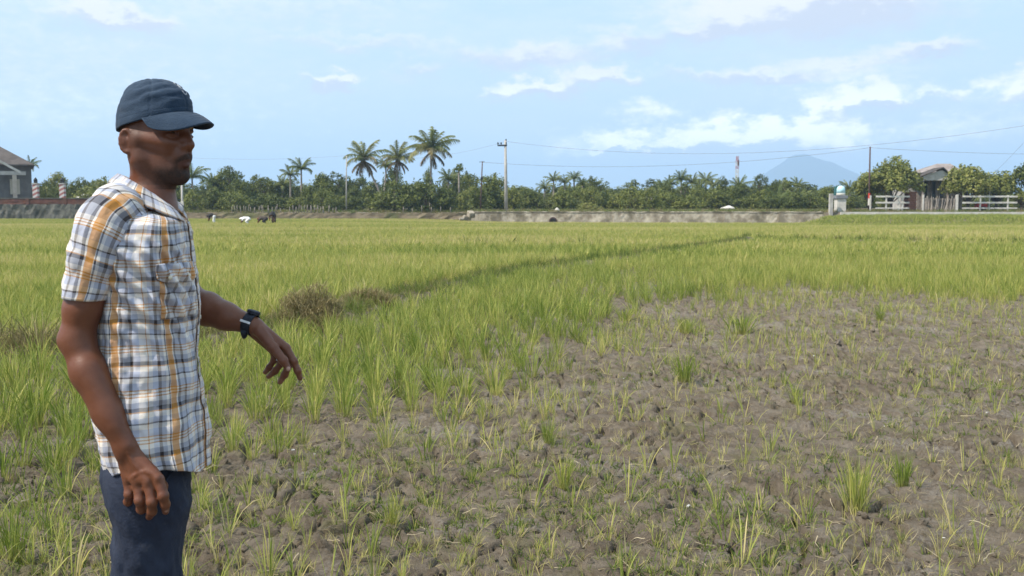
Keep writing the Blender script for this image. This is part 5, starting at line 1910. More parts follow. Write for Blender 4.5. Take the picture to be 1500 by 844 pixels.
# ---- colour of the skin, stubble, lips, nails, and shade painted round eyes and nose
hl = (bv - HO) @ HA.T                                                # head coordinates
f_, l_, u_ = hl.T
f_ = np.where(f_ > 0, f_ / .91, f_)
l_ = l_ / .91
tone = np.empty((len(bv), 3), np.float32)
nz = vnoise3(bv[:, 0] * 60, bv[:, 1] * 60, bv[:, 2] * 60, 5)
nz2 = vnoise3(bv[:, 0] * 16, bv[:, 1] * 16, bv[:, 2] * 16, 6)
skin_c = np.array((.158, .058, .028))
tone[:] = skin_c * (0.92 + .10 * nz + .07 * nz2)[:, None]
inhead = (u_ > -.16) & (np.abs(l_) < .12) & (f_ > -.13)
tone[inhead] *= np.array((.92, .90, .90))
def paint(mask, col):
    mk = np.clip(mask, 0, 1)[:, None]
    tone[:] = tone * (1 - mk) + np.array(col, np.float32) * mk
grain = .72 + .5 * (vnoise3(bv[:, 0] * 420, bv[:, 1] * 420, bv[:, 2] * 420, 9) - .3)
HAIR = (.020, .013, .010)
# jaw stubble, denser on the chin and lip
jaw = sstep(-.030, -.092, u_ + .10 * np.clip(.085 - f_, 0, .1)) * sstep(-.005, .020, f_) * (u_ > -.125) * inhead
paint(jaw * .46 * grain, HAIR)
chin = sstep(-.076, -.099, u_) * sstep(.030, .070, f_) * (u_ > -.135) * inhead
paint(chin * .95 * grain, HAIR)
side = sstep(.030, .008, np.abs(f_ - .016 - .2 * np.clip(-u_ - .02, 0, .1))) * sstep(-.105, -.02, u_) * sstep(.05, .0, u_) * (np.abs(l_) > .045) * inhead
paint(side * .45 * grain, HAIR)
mtop = -.0500 - .010 * (np.abs(l_) / .028) ** 1.6
mbot = -.0660 - .010 * (np.abs(l_) / .030) ** 2
mous = sstep(mtop + .002, mtop - .004, u_) * sstep(mbot - .002, mbot + .002, u_) * sstep(.035, .022, np.abs(l_)) * (f_ > .072) * inhead
paint(mous * .95 * grain, HAIR)
lash = sstep(.0032, .0012, np.abs(u_ - .0058 + .09 * (np.abs(np.abs(l_) - .031) / .016) ** 2 * .016)) * sstep(.017, .014, np.abs(np.abs(l_) - .031)) * (f_ > .08) * inhead
paint(lash * .8, HAIR)
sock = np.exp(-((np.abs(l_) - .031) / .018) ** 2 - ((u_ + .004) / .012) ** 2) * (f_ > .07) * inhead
paint(sock * .25, (.085, .034, .02))  # eye sockets darkened in the skin colour, shade painted in
wing_shade = np.exp(-((np.abs(l_) - .022) / .006) ** 2 - ((u_ + .036) / .010) ** 2) * (f_ > .09) * inhead
paint(wing_shade * .3, (.085, .034, .02))  # same painted shade in the creases beside the nostrils
gote = sstep(.034, .024, np.abs(l_)) * sstep(.020, .027, np.abs(l_)) * sstep(-.062, -.068, u_) * sstep(-.105, -.09, u_) * (f_ > .075) * inhead
paint(gote * .9 * grain, HAIR)
soul = sstep(.009, .005, np.abs(l_)) * sstep(-.086, -.090, u_) * (f_ > .09) * inhead
paint(soul * .7 * grain, HAIR)
lips = ((np.abs(u_ + .0715 + .004 * (np.abs(l_) / .02)) < np.where(u_ > -.072, .0075, .0125) * (1 - (np.abs(l_) / .027) ** 2)) & (f_ > .084) & inhead).astype(np.float32)
paint(lips * .8, (.085, .034, .026))
brow_ = sstep(.0062, .003, np.abs(u_ - .0195 + .10 * np.clip(np.abs(l_) - .034, 0, 1))) * sstep(.010, .014, np.abs(l_)) * sstep(.054, .048, np.abs(l_)) * (f_ > .07) * inhead
paint(brow_ * .9 * grain, HAIR)
hairm = sstep(.004, -.012, f_ - .25 * np.clip(u_, 0, .1)) * sstep(-.085, -.06, u_) * inhead * (1 - sstep(.070, .074, np.abs(l_)) * (f_ > -.03) * (u_ < .012))
paint(hairm * .85 * grain, HAIR)
temple = sstep(.030, .018, f_) * sstep(-.012, .006, u_) * (np.abs(l_) > .05) * (np.abs(l_) < .072) * inhead
paint(temple * .75 * grain, HAIR)
def near_pt(p, r0, r1):
    return sstep(r1, r0, np.sqrt(((bv - p) ** 2).sum(1)))
for kk in (K5, K4, K3, K2):
    paint(near_pt(kk + np.array((0, -.009, 0)), .006, .015) * .35, (.12, .050, .030))
paint(near_pt(P(100, 500, 2.26), .01, .035) * .4, (.135, .062, .038))
for p in (P(243.8, 748, 2.234), ):
    paint(near_pt(p, .0035, .0055) * .85, (.42, .25, .19))
paint(near_pt(P(422.5, 540.5, 2.563), .004, .0075) * .9, (.52, .33, .26))
for p in (P(410, 559.5, 2.628), P(393.5, 551.5, 2.646), P(389, 545.5, 2.657)):
    paint(near_pt(p, .006, .016) * .4, (.33, .17, .115))

m, t, out = new_mat('skin')
ca = t.n('ShaderNodeAttribute', attribute_type='GEOMETRY', attribute_name='tone')
tcn = t.n('ShaderNodeTexCoord')
v = tcn.outputs['Object']
vo_ = t.n('ShaderNodeTexVoronoi')
t.put(vo_.inputs['Vector'], v)
vo_.inputs['Scale'].default_value = 700
bh = t.math('ADD', t.math('MULTIPLY', vo_.outputs['Distance'], .25), t.noise(v, 240, 4, .55))
c = t.mix(t.smooth(t.noise(v, 38, 5, .65), .40, .68), ca.outputs['Color'], t.mix(1.0, ca.outputs['Color'], (.90, .86, .85), 'MULTIPLY'))
lumn = t.n('ShaderNodeRGBToBW')
t.put(lumn.inputs[0], ca.outputs['Color'])
rgh = t.math('ADD', t.math('MULTIPLY', t.noise(v, 90, 3), .22), t.math('MULTIPLY', t.math('SUBTRACT', 1.0, t.smooth(lumn.outputs[0], .02, .07)), .40))
pn = principled(t, out, c, t.math('ADD', rgh, .30), bh, .0005, .45, sss=(.06, (.010, .004, .002), 1.0))
M_SKIN = m
body = obj('body', mesh_np('body', bv - np.array(PB), bq, True, M_SKIN), person)
add_attr(body.data, 'tone', tone, 'FLOAT_COLOR')

# ---- eyes
M_EYE = rough_mat('shaded_eye_white', (.24, .195, .16), (.29, .24, .20), 60, .25, 0, spec=.5)  # sclera toned down, the brim's shade put into its colour
M_IRIS = rough_mat('dark_iris', (.012, .008, .006), (.03, .018, .012), 90, .12, 0, spec=.5)
for s in (-1, 1):
    c = H(.0905, .031 * s, .0005)
    bm = bmesh.new()
    bmesh.ops.create_uvsphere(bm, u_segments=20, v_segments=12, radius=.0119)
    me = bpy.data.meshes.new('eye')
    bm.to_mesh(me); bm.free()
    me.materials.append(M_EYE)
    me.polygons.foreach_set('use_smooth', np.full(len(me.polygons), True))
    e = obj('eye', me, person)
    e.location = Vector(c + HF * .0008 - HU * .0022) - PB
    bm = bmesh.new()
    bmesh.ops.create_uvsphere(bm, u_segments=16, v_segments=8, radius=.0066)
    me = bpy.data.meshes.new('iris')
    bm.to_mesh(me); bm.free()
    me.materials.append(M_IRIS)
    i_ = obj('iris', me, e)
    i_.location = Vector((HF * math.cos(.45) - HL * math.sin(.45)) * .0066 - HU * .0010)

# ---- cloth
def cloth_plaid():
    m, t, out = new_mat('plaid_cotton')
    uvn = t.n('ShaderNodeUVMap', uv_map='UVMap')
    s2 = t.n('ShaderNodeSeparateXYZ')
    t.put(s2.inputs[0], uvn.outputs[0])
    wob = t.math('ADD', t.math('MULTIPLY', t.math('SUBTRACT', t.noise(uvn.outputs[0], 14, 2), .5), .008), t.math('MULTIPLY', t.math('SUBTRACT', t.noise(uvn.outputs[0], 3.2, 1), .5), .045))
    fu = t.math('FRACT', t.math('DIVIDE', t.math('ADD', s2.outputs[0], wob), .142))
    fv = t.math('FRACT', t.math('DIVIDE', t.math('ADD', s2.outputs[1], wob), .102))
    W, NV, OR, BL, GB_, DK = (.87, .82, .75), (.040, .038, .050), (.62, .285, .055), (.55, .58, .68), (.43, .44, .49), (.075, .055, .050)
    warp = t.ramp(fu, [(0, OR), (.135, W), (.165, NV), (.225, GB_), (.35, DK), (.40, BL), (.50, W), (.60, OR), (.615, W), (.68, BL), (.77, DK), (.83, GB_), (.91, W), (.96, NV), (.985, W)], 'CONSTANT')
    weft = t.ramp(fv, [(0, NV), (.085, GB_), (.20, W), (.30, OR), (.325, W), (.37, OR), (.395, W), (.44, OR), (.465, BL), (.62, W), (.72, DK), (.755, BL), (.86, W), (.97, OR)], 'CONSTANT')
    # threads cross over and under
    mx = t.mix(.5, warp, weft)
    mu = t.mix(1.0, warp, weft, 'MULTIPLY')
    c = t.mix(.34, mx, mu)
    c = t.mix(t.math('MULTIPLY', t.math('LESS_THAN', fu, .135), .40), c, OR)
    thr = t.math('MULTIPLY', t.math('SINE', t.math('MULTIPLY', s2.outputs[0], 5200)), t.math('SINE', t.math('MULTIPLY', s2.outputs[1], 5200)))
    tcn = t.n('ShaderNodeTexCoord')
    c = t.mix(t.math('MULTIPLY', t.smooth(t.noise(tcn.outputs['Object'], 22, 4), .45, .75), .10), c, (.36, .33, .30))
    bh = t.math('ADD', t.noise(tcn.outputs['Object'], 55, 5, .6), t.math('MULTIPLY', thr, .04))
    p = principled(t, out, c, .88, bh, .0035, .15)
    p.inputs['Sheen Weight'].default_value = .15
    return m
M_PLAID = cloth_plaid()
M_SNAP = rough_mat('pearl_snap', (.55, .50, .38), (.68, .62, .48), 40, .3, 0, spec=.6)

ROW = np.array([  # py, front px, back px, half width
    (684, 298, 149, .182), (660, 296, 143, .182), (640, 295, 138, .182), (600, 293.5, 133, .180), (560, 291, 133, .178), (520, 288, 135, .176), (480, 286, 138, .178),
    (450, 287, 139, .181), (420, 286, 141, .184), (390, 284, 141, .186), (365, 282, 142, .186), (345, 280, 144, .183), (328, 278.5, 148, .176), (314, 277, 155, .163),
    (306, 273, 161, .146), (301, 268, 166, .124), (297, 262, 170, .102), (293, 257, 174, .084), (290, 252, 178, .072)])[::-1]
RZ = np.array([P(214, q)[2] for q in ROW[:, 0]])                     # from top (high z) down
def _rowv(z, col):
    o = np.argsort(RZ)
    return np.interp(z, RZ[o], ROW[o, col])
sc_px = FPX / YM
def shirt_pt(phi, z, off=0.0, raw=False):
    """point of the shirt's outer face; phi 0 = front, + towards the person's left"""
    phi, z = np.broadcast_arrays(np.asarray(phi, float), np.asarray(z, float))
    fr, bk, a = _rowv(z, 1), _rowv(z, 2), _rowv(z, 3)
    cx = ((fr + bk) / 2 - 750) / sc_px
    wv = (fr - bk) / 2 / sc_px
    kx = 535 / YM
    fpx, lpx = sc_px * TF[0] + kx * TF[1], sc_px * TL[0] + kx * TL[1]
    b = np.sqrt(np.maximum(((fr - bk) / 2) ** 2 - (a * lpx) ** 2, 300)) / abs(fpx)
    cp, sp = np.cos(phi), np.sin(phi)
    pw = .86
    ff, ll = np.sign(cp) * np.abs(cp) ** pw * b, np.sign(sp) * np.abs(sp) ** pw * a
    # cloth folds
    low_ = sstep(1.33, .95, z)
    top_ = sstep(1.42, 1.30, z)
    d = 0.0
    if not raw:
        u, vv = phi * .15, z
        d = (.020 * (fbm(u * 17 + vv * 3.0, vv * 4.2 - u * 2, 3, 91) - .5) * low_ +
             .015 * (fbm(u * 10 - vv * 7 + 9, vv * 15 + u * 6, 3, 92) - .5) * top_ +
             .016 * np.abs(fbm(u * 22 + 3, vv * 7 + u * 14, 2, 93) - .5) * top_ +
             .005 * (fbm(u * 40, vv * 34, 2, 94) - .5))
        # pulls from the armpit towards the waist
        d = d + .0060 * np.sin((vv * 1.4 + u * 1.25) * 95 + 3 * fbm(u * 9, vv * 9, 2, 95)) * sstep(1.36, 1.24, vv) * sstep(1.0, 1.2, vv) * sstep(-2.6, -1.6, phi) * sstep(-.2, -.7, phi)
        d = d + .012 * sstep(.98, .86, z) * np.sin(phi * 7 + 1.3) * .5
    k = 1 + (d + off) / .13
    X0 = cx + (TF[0] * ff + TL[0] * ll) * k
    Y0 = YM + (TF[1] * ff + TL[1] * ll) * k
    dip = .026 * ((1 + cp) / 2) ** 1.2 * sstep(P(0, 345)[2], P(0, 292)[2], z) + .010 * np.abs(sp) * sstep(P(0, 330)[2], P(0, 292)[2], z)
    return np.stack([X0, Y0, z - dip + 0 * X0], -1)

NPH, NZ = 260, 190
phis = np.linspace(-math.pi, math.pi, NPH + 1)
ztop = RZ.max()
def hem(phi):
    return P(0, 682.5)[2] + .034 * np.abs(np.sin(phi)) ** 3 + .004 * np.sin(phi * 5)
tt = np.linspace(0, 1, NZ)
PH, TT = np.meshgrid(phis, tt)
ZZ = ztop + (hem(PH) - ztop) * TT
SV = shirt_pt(PH, ZZ)
UVs = np.stack([PH * .150 + .028, ZZ * 1.0], -1)
ii = np.arange(NZ * (NPH + 1)).reshape(NZ, NPH + 1)
sq = np.stack([ii[:-1, :-1], ii[1:, :-1], ii[1:, 1:], ii[:-1, 1:]], -1).reshape(-1, 4)
zc_ = ZZ.reshape(-1)[sq].mean(1)
pc_ = PH.reshape(-1)[sq].mean(1)
vopen = np.abs(pc_ - .05) < .28 * np.clip((zc_ - P(0, 318)[2]) / .06, 0, 1)       # open neck
sq = sq[~vopen]
shirt = obj('shirt', mesh_np('shirt', SV.reshape(-1, 3) - np.array(PB), sq, True, M_PLAID, UVs.reshape(-1, 2)), person)
sm = shirt.modifiers.new('thickness', 'SOLIDIFY')
sm.thickness, sm.offset = .0022, -1

def sheet(name, pts, uv, mat, parent, thick=.002, offset=1.0):
    """grid of points (r, c, 3) as a cloth piece with thickness"""
    r_, c_ = pts.shape[:2]
    ii = np.arange(r_ * c_).reshape(r_, c_)
    q = np.stack([ii[:-1, :-1], ii[1:, :-1], ii[1:, 1:], ii[:-1, 1:]], -1).reshape(-1, 4)
    o = obj(name, mesh_np(name, pts.reshape(-1, 3) - np.array(PB), q, True, mat, uv.reshape(-1, 2)), parent)
    if thick:
        md = o.modifiers.new('thickness', 'SOLIDIFY')
        md.thickness, md.offset = thick, offset
    return o

# front placket with buttons, at the shirt's right-hand outline in the picture
pz = np.linspace(P(0, 316)[2], P(0, 682)[2], 130)
pp = np.linspace(-.16, .06, 6)
PPh, PZ = np.meshgrid(pp, pz)
sheet('placket', shirt_pt(PPh, PZ, .0035 + 0 * PPh), np.stack([PPh * .15 + .10, PZ + .02], -1), M_PLAID, shirt, .002)
for zb in np.linspace(P(0, 340)[2], P(0, 650)[2], 6):
    c = shirt_pt(-.06, zb, .0075)
    n_ = TF
    MB().tube([Vector(c - PB) - Vector(n_) * .001, Vector(c - PB) + Vector(n_) * .0015], .0052, 10).build('button', M_SNAP, shirt)
# chest pocket with scalloped flap
p0, p1 = -1.28, -.30
zt, zb = P(0, 384)[2], P(0, 458)[2]
gp, gq = np.meshgrid(np.linspace(p0 + .05, p1 - .05, 26), np.linspace(zt, zb, 22))
sheet('pocket', shirt_pt(gp, gq, .0022), np.stack([gp * .15 + .045, gq + .006], -1), M_PLAID, shirt, .0016)
gp, gq = np.meshgrid(np.linspace(p0, p1, 48), np.linspace(0, 1, 12))
sx = (gp - p0) / (p1 - p0)
bot = P(0, 402)[2] - .010 * np.abs(np.sin(sx * math.pi * 2)) ** .8 - .006 * np.exp(-((sx - .5) / .16) ** 2)
gz_ = zt + .004 + (bot - zt - .004) * gq
flap = sheet('pocket_flap', shirt_pt(gp, gz_, .0048 + .0028 * gq), np.stack([gp * .15 + .075, gz_ + .03], -1), M_PLAID, shirt, .0020)
for q in (.25, .75):
    c = shirt_pt(p0 + (p1 - p0) * q, P(0, 400.5)[2], .0105)
    n_ = (TF * math.cos(-.8) + TL * math.sin(-.8))
    MB().tube([Vector(c - PB) - Vector(n_) * .003, Vector(c - PB), Vector(c - PB) + Vector(n_) * .002], [.0056, .0056, .003], 12).build('snap', M_SNAP, flap, True)

def loft(name, cs, rs, parent, mat, n=72, rows=70, u0=0.0, v0=0.0, fold=.006, flat=1.0, seed=0, ref=(0, -1, 0), hemtilt=0.0, wr=1.0):
    """sleeve: rings along a smooth path"""
    cs = np.array(cs)
    s_ = np.linspace(0, 1, len(cs))
    tt = np.linspace(0, 1, rows)
    def smooth_i(a):
        out_ = np.interp(tt, s_, a)
        for _ in range(6):
            out_[1:-1] = .25 * out_[:-2] + .5 * out_[1:-1] + .25 * out_[2:]
        return out_
    C = np.stack([smooth_i(cs[:, i]) for i in range(3)], 1)
    Rr = smooth_i(np.array(rs))
    T = np.gradient(C, axis=0)
    T /= np.linalg.norm(T, axis=1)[:, None]
    L = np.concatenate([[0], np.cumsum(np.linalg.norm(np.diff(C, axis=0), axis=1))])
    u = np.array(ref, float) - T * (T @ np.array(ref, float))[:, None]
    u /= np.linalg.norm(u, axis=1)[:, None]
    b = np.cross(T, u)
    th = np.linspace(-math.pi, math.pi, n + 1)
    TH, LL = np.meshgrid(th, L)
    thn = np.abs(TH)                                               # mirrored so the seam closes
    d = fold * wr * ((fbm(thn * 1.6 + seed, LL * 26, 3, 80 + seed) - .5) * 1.6 + (fbm(thn * 3.1 + LL * 20, LL * 44 - thn * 2, 2, 81 + seed) - .5))
    d = d + fold * .5 * np.sin(LL * 95 + thn * 2.2 + 3 * fbm(thn, LL * 12, 2, 82)) * np.sin(np.clip(LL / L[-1], 0, 1) * math.pi)
    rad = Rr[:, None] + d
    pts = C[:, None, :] + (u[:, None, :] * np.cos(TH)[..., None] + b[:, None, :] * np.sin(TH)[..., None] * flat) * rad[..., None]
    if hemtilt:
        e = sstep(.75, 1.0, LL / L[-1])
        pts = pts + T[:, None, :] * (hemtilt * np.sin(TH + .6) * e)[..., None]
    uv = np.stack([TH * .058 + u0, LL + v0], -1)
    return sheet(name, pts, uv, mat, parent, .002, -1)
sleeve = loft('sleeve', [P(196, 306, 2.37), P(178, 310, 2.335), P(160, 326, 2.30), P(147, 356, 2.283), P(136, 392, 2.276), P(124.5, 437, 2.270)],
     [.040, .0665, .0695, .0640, .0575, .0470], shirt, M_PLAID, u0=.02, v0=.03, seed=1, hemtilt=.010)
loft('sleeve', [P(226, 314, 2.50), P(236, 320, 2.57), P(244, 345, 2.62), P(251, 375, 2.645), P(262, 407, 2.655)],
     [.045, .060, .057, .054, .048], shirt, M_PLAID, u0=.05, v0=.01, seed=2)

# collar: stand and fall round the neck, open at the front
psi = np.concatenate([np.linspace(R(44), R(316), 90)])
CN = P(214.5, 283) + np.array((0, 0, 0))
def collar_rows(psi):
    """rings from the neck's inside to the collar's outer edge"""
    c, s = np.cos(psi), np.sin(psi)                                 # 0 = front, + to the person's left
    front = (1 + c) / 2
    ax = TF[None] * c[:, None] + TL[None] * s[:, None]
    tipn = np.exp(-((psi - R(44)) / R(30)) ** 2) + np.exp(-((psi - R(316)) / R(30)) ** 2)
    zf = P(0, 257.5)[2] - .085 * front ** 1.3                       # fold line falls to the front
    rf = .057 + .010 * front + .002 * np.abs(s)
    rings = []
    for k, (dr, dz) in enumerate(((-.002, -.030), (-.001, -.010), (.001, 0), (.006, .0025), (.011, -.002))):
        rings.append(np.concatenate([CN[None, :2] + (ax * (rf + dr)[:, None])[:, :2], (zf + dz)[:, None]], 1))
    fall = .032 + .004 * np.abs(s) + .006 * tipn
    out_ = .020 + .018 * np.abs(s) ** 2 + .018 * tipn
    for q in (.3, .6, .85, 1.0):
        rr2 = rf + .011 + out_ * q + .004 * np.sin(q * math.pi)
        rings.append(np.concatenate([CN[None, :2] + (ax * rr2[:, None])[:, :2], (zf - .002 - fall * q ** 1.15)[:, None]], 1))
    return np.stack(rings)
CR = collar_rows(psi)
ul = np.concatenate([[0], np.cumsum(np.linalg.norm(np.diff(CR[-1], axis=0), axis=1))])
vl = np.array([0, .02, .03, .036, .04, .052, .064, .075, .082])
uvc = np.stack(np.meshgrid(ul + .01, vl + .018), -1)
sheet('collar', CR, uvc, M_PLAID, shirt, .0024, 1)
# yoke seam lies as a soft ridge at the back of the shoulder: a label-sized neck tape inside the collar is not visible

# ---- trousers
Tf = Field((-1.12, 2.16, .02), (-.55, 2.72, 1.12), .006)
Tf.ell(P(216, 690, 2.43), (.098, .150, .13), TA, .05)
Tf.ell(P(197, 702, 2.36), (.060, .072, .080), None, .05)
NLk, FLk = P(214, 862, 2.375), P(217, 862, 2.52)
NL0, FL0 = P(218, 735, 2.36), P(224, 735, 2.51)
Tf.chain([P(220, 680, 2.37), NL0, NLk], [.085, .0825, .0765], .03)
Tf.chain([P(220, 680, 2.50), FL0, FLk], [.085, .0855, .0790], .03)
for kn, Yk in ((NLk, 2.38), (FLk, 2.53)):
    an = np.array((kn[0] - .03, Yk, .09))
    Tf.chain([kn, kn * .5 + an * .5, an, an - np.array((0, 0, .05))], [.0765, .072, .066, .066], .03)
Tf.cap(P(160, 640, 2.43), P(300, 640, 2.43), .001, .001, .001)
tv, tq = Tf.skin()
tv = relax(tv, tq, 2, .5)
tn = np.zeros_like(tv)
c0 = tv - np.array((P(217, 750)[0], 2.44, 0))
rad_ = np.hypot(c0[:, 0], c0[:, 1])
an_ = np.arctan2(c0[:, 1], c0[:, 0])
amp = .018 * (fbm(an_ * 3.2 + tv[:, 2] * 5, tv[:, 2] * 13 + an_ * 2.5, 3, 97) - .5) + .006 * (fbm(an_ * 9, tv[:, 2] * 26 + an_ * 5, 2, 98) - .5) + .007 * np.abs(fbm(an_ * 2.2 - tv[:, 2] * 9, tv[:, 2] * 9, 2, 99) - .5)
tv[:, 0] += amp * c0[:, 0] / np.maximum(rad_, .02)
tv[:, 1] += amp * c0[:, 1] / np.maximum(rad_, .02)
m, t, out = new_mat('navy_trousers')
tcn = t.n('ShaderNodeTexCoord')
v = tcn.outputs['Object']
c = t.mix(t.smooth(t.noise(v, 9, 5), .35, .7), (.018, .025, .045), (.030, .038, .062))
c = t.mix(t.math('MULTIPLY', t.smooth(t.noise(v, 24, 5, .6), .60, .78), .35), c, (.085, .085, .095))
principled(t, out, c, .78, t.noise(v, 130, 5, .6), .0022, .25)
M_TROU = m
trou = obj('trousers', mesh_np('trousers', tv - np.array(PB), tq, True, M_TROU), person)
# slanted pocket opening on the near hip
pts = []
for k in range(9):
    q = k / 8
    px, py = 227 + 26 * (1 - q) ** 1.2 * 1.0, 690 + 44 * q
    # find the trouser face seen at that pixel
    best = None
    for Yq in np.arange(2.20, 2.46, .003):
        p = P(px, py, Yq)
        dd = np.abs(tv - p).sum(1).min()
        if dd < .012:
            best = p
            break
    if best is not None:
        pts.append(Vector(best - PB) + Vector((0, -.002, 0)))
if len(pts) > 3:
    MB().tube(pts, .0028, 6).build('pocket_welt', M_TROU, trou, True)
# shoes
for kn, Yk in ((NLk, 2.38), (FLk, 2.53)):
    Sf = Field((kn[0] - .16, Yk - .11, -.01), (kn[0] + .24, Yk + .09, .14), .006)
    hx = kn[0] - .05
    Sf.ell((hx, Yk, .045), (.045, .036, .045), None, .02)
    Sf.ell((hx + .10, Yk - .015, .035), (.085, .042, .032), None, .03)
    Sf.cap((hx + .01, Yk, .06), (hx + .01, Yk, .11), .038, .036, .02)
    v_, q_ = Sf.skin()
    v_[:, 2] = np.maximum(v_[:, 2], .004)
    obj('shoe', mesh_np('shoe', v_ - np.array(PB), q_, True, M_BLACK), person)

# ---- cap
m, t, out = new_mat('navy_cap')
tcn = t.n('ShaderNodeTexCoord')
v = tcn.outputs['Object']
c = t.mix(t.smooth(t.noise(v, 22, 5), .35, .7), (.017, .036, .066), (.027, .050, .084))
pc = principled(t, out, c, .8, t.noise(v, 260, 4, .6), .0016, .2)
pc.inputs['Sheen Weight'].default_value = .1
M_CAP = m
CC = dict(f=.010, u=.016)
def rim_u(f, l):
    return .022 + .20 * (f - .0) + .06 * l
def cap_pt(th, ps, off=0.0, wrinkle=True):
    """dome: th 0 at the front going to the person's left, ps 0 at the rim to pi/2 at the top"""
    th, ps = np.broadcast_arrays(np.asarray(th, float), np.asarray(ps, float))
    cf, sf, cu = np.cos(th), np.sin(th), np.sin(ps)
    prof = np.cos(ps) ** .80
    a = np.where(cf > 0, .094, .088)
    f = a * cf * prof
    l = .0775 * sf * prof
    u = .100 * cu ** .92
    # front panels stand up straighter
    f = f + .008 * np.clip(cf, 0, 1) * np.sin(ps * 2)
    d = np.zeros_like(f)
    if wrinkle:
        d = d + .0045 * (fbm(np.abs(th) * 2.2 + ps * 3.0, ps * 7.5 - np.abs(th) * 1.0, 3, 66) - .5) + .0022 * np.sin(ps * 19 + np.abs(th) * 3 + 4 * fbm(np.abs(th) * 2, ps * 2, 2, 67)) * np.exp(-((np.abs(th) - .9) / .8) ** 2) * np.sin(ps * 2)
        for sa in (0, R(60), R(120), R(180), R(-60), R(-120)):      # seams of the six panels
            dd = np.abs((th - sa + math.pi) % (2 * math.pi) - math.pi) * prof
            d = d - .0016 * np.exp(-(dd / .022) ** 2)
    k = 1 + (d + off) / .1
    rim = rim_u(CC['f'] + f, l) * (1 - np.sin(ps)) + .026 * np.sin(ps)   # worn tipped back, rim lower behind
    return HO + (CC['f'] + f * k)[..., None] * HF + (l * k)[..., None] * HL + (u * k + rim)[..., None] * HU
ths = np.linspace(-math.pi, math.pi, 145)
pss = np.concatenate([np.linspace(0, 1.5, 54), [1.57]])
TH, PS = np.meshgrid(ths, pss)
CP = cap_pt(TH, PS)
cap_o = sheet('cap', CP[::-1].copy(), np.stack([TH, PS], -1), M_CAP, person, .0025, 1)
# hem band round the rim
bnd = np.stack([cap_pt(ths, 0 * ths + q, o_) for q, o_ in ((.0, .0015), (.02, .0026), (.12, .0026), (.14, .0012))])
sheet('rim_band', bnd[::-1].copy(), np.stack(np.meshgrid(ths, np.arange(4.)), -1), M_CAP, cap_o, .001)
# brim: arched across, dipping to the front
NB_, NR_ = 61, 18
bt = np.linspace(-R(72), R(72), NB_)
rows_ = []
for r_ in np.linspace(0, 1, NR_):
    base_p = cap_pt(bt, 0 * bt + .03, .001, False)
    bl = (base_p - HO) @ HL
    bf = (base_p - HO) @ HF
    ext = .064 * np.clip(1 - (np.abs(bt) / R(72)) ** 2.8, 0, 1) ** .62
    f = bf + ext * r_
    l = bl * (1 + .02 * r_)
    u_in = rim_u(bf, bl) + .004
    u_out = .017 - 5.0 * l ** 2 + .10 * l
    en = (ext / .064) ** .5
    u = u_in + (u_out - u_in) * r_ * en + .005 * np.sin(r_ * math.pi) * en
    rows_.append(HO + f[:, None] * HF + l[:, None] * HL + u[:, None] * HU)
br = np.stack(rows_)
sheet('brim', br, np.stack(np.meshgrid(bt, np.linspace(0, 1, NR_)), -1), M_CAP, cap_o, .0036, 0)
for q in (.30, .45, .60, .75, .90):                                  # stitching rows on the brim
    kx = int(q * (NR_ - 1))
    MB().tube([Vector(p - PB) + Vector((0, 0, .0021)) for p in br[kx][6:-6]], .0004, 4).build('stitch_row', M_CAP, cap_o)
MB().tube([Vector(cap_pt(0.0, 1.55) - PB) + Vector((0, 0, z)) for z in (.0, .003, .005)], [.008, .007, .002], 12).build('top_button', M_CAP, cap_o, True)
# pale stitched emblem on the front: an outline like a flame with a round letter inside
M_THREAD = rough_mat('pale_thread', (.55, .56, .58), (.68, .69, .70), 90, .7, .0006)
mbq = MB()
def emb(pts):
    mbq.tube([Vector(cap_pt(a, b, .0016) - PB) for a, b in pts], .00135, 6)
e0, p0_ = .10, .80
emb([(e0 + .15 * math.cos(q) * (1.1 - .1 * q), p0_ + .26 * math.sin(q)) for q in np.linspace(1.2, 5.2, 24)])       # open curved outline
emb([(e0 + .02 + .075 * math.cos(q), p0_ + .05 + .10 * math.sin(q)) for q in np.linspace(.0, 5.6, 20)])             # round letter
emb([(e0 - .05 + .14 * q, p0_ + .05) for q in np.linspace(0, 1, 6)])
emb([(e0 + .05 + .10 * q, p0_ - .26 + .22 * q * q) for q in np.linspace(0, 1, 8)])                                  # tail
mbq.build('emblem', M_THREAD, cap_o, True)

# ---- wristwatch and ring
wx = (WL - P(330, 463, 2.62))
wx /= np.linalg.norm(wx)
wu = np.array((0, 0, 1.0)) - wx * wx[2]
wu /= np.linalg.norm(wu)
wv_ = np.cross(wx, wu)
WC = P(366.5, 474.8, 2.603)
M_STRAP = rough_mat('dark_strap', (.014, .016, .024), (.028, .032, .045), 60, .6, .001)
M_STEEL = rough_mat('pale_steel', (.62, .63, .64), (.75, .75, .76), 60, .3, .0, spec=.6)
wa = np.linspace(0, 2 * math.pi, 49)
sw = .0125
pts = np.stack([np.stack([WC + wx * e + (wu * np.cos(q) * .0290 + wv_ * np.sin(q) * .0285) for q in wa]) for e in (-sw, -sw * .5, sw * .5, sw)])
watch = sheet('wristwatch', pts, np.stack(np.meshgrid(wa, np.arange(4.)), -1), M_STRAP, person, .0032, 1)
near_side = -wv_ if (-wv_)[1] < 0 else wv_                            # the side of the wrist the camera sees
def wface(q, r_=.0305):
    return WC + (wu * math.cos(q) + near_side * math.sin(q)) * r_
bc = wface(R(72), .0325)
ax_t = np.cross(wx, (bc - WC) / np.linalg.norm(bc - WC))
Mx = Matrix((Vector(wx), Vector(ax_t), Vector((bc - WC) / np.linalg.norm(bc - WC)))).transposed()
MB().box(Vector(bc - PB), (.029, .006, .0035), M=Mx).build('buckle', M_STEEL, watch, bevel=.001)
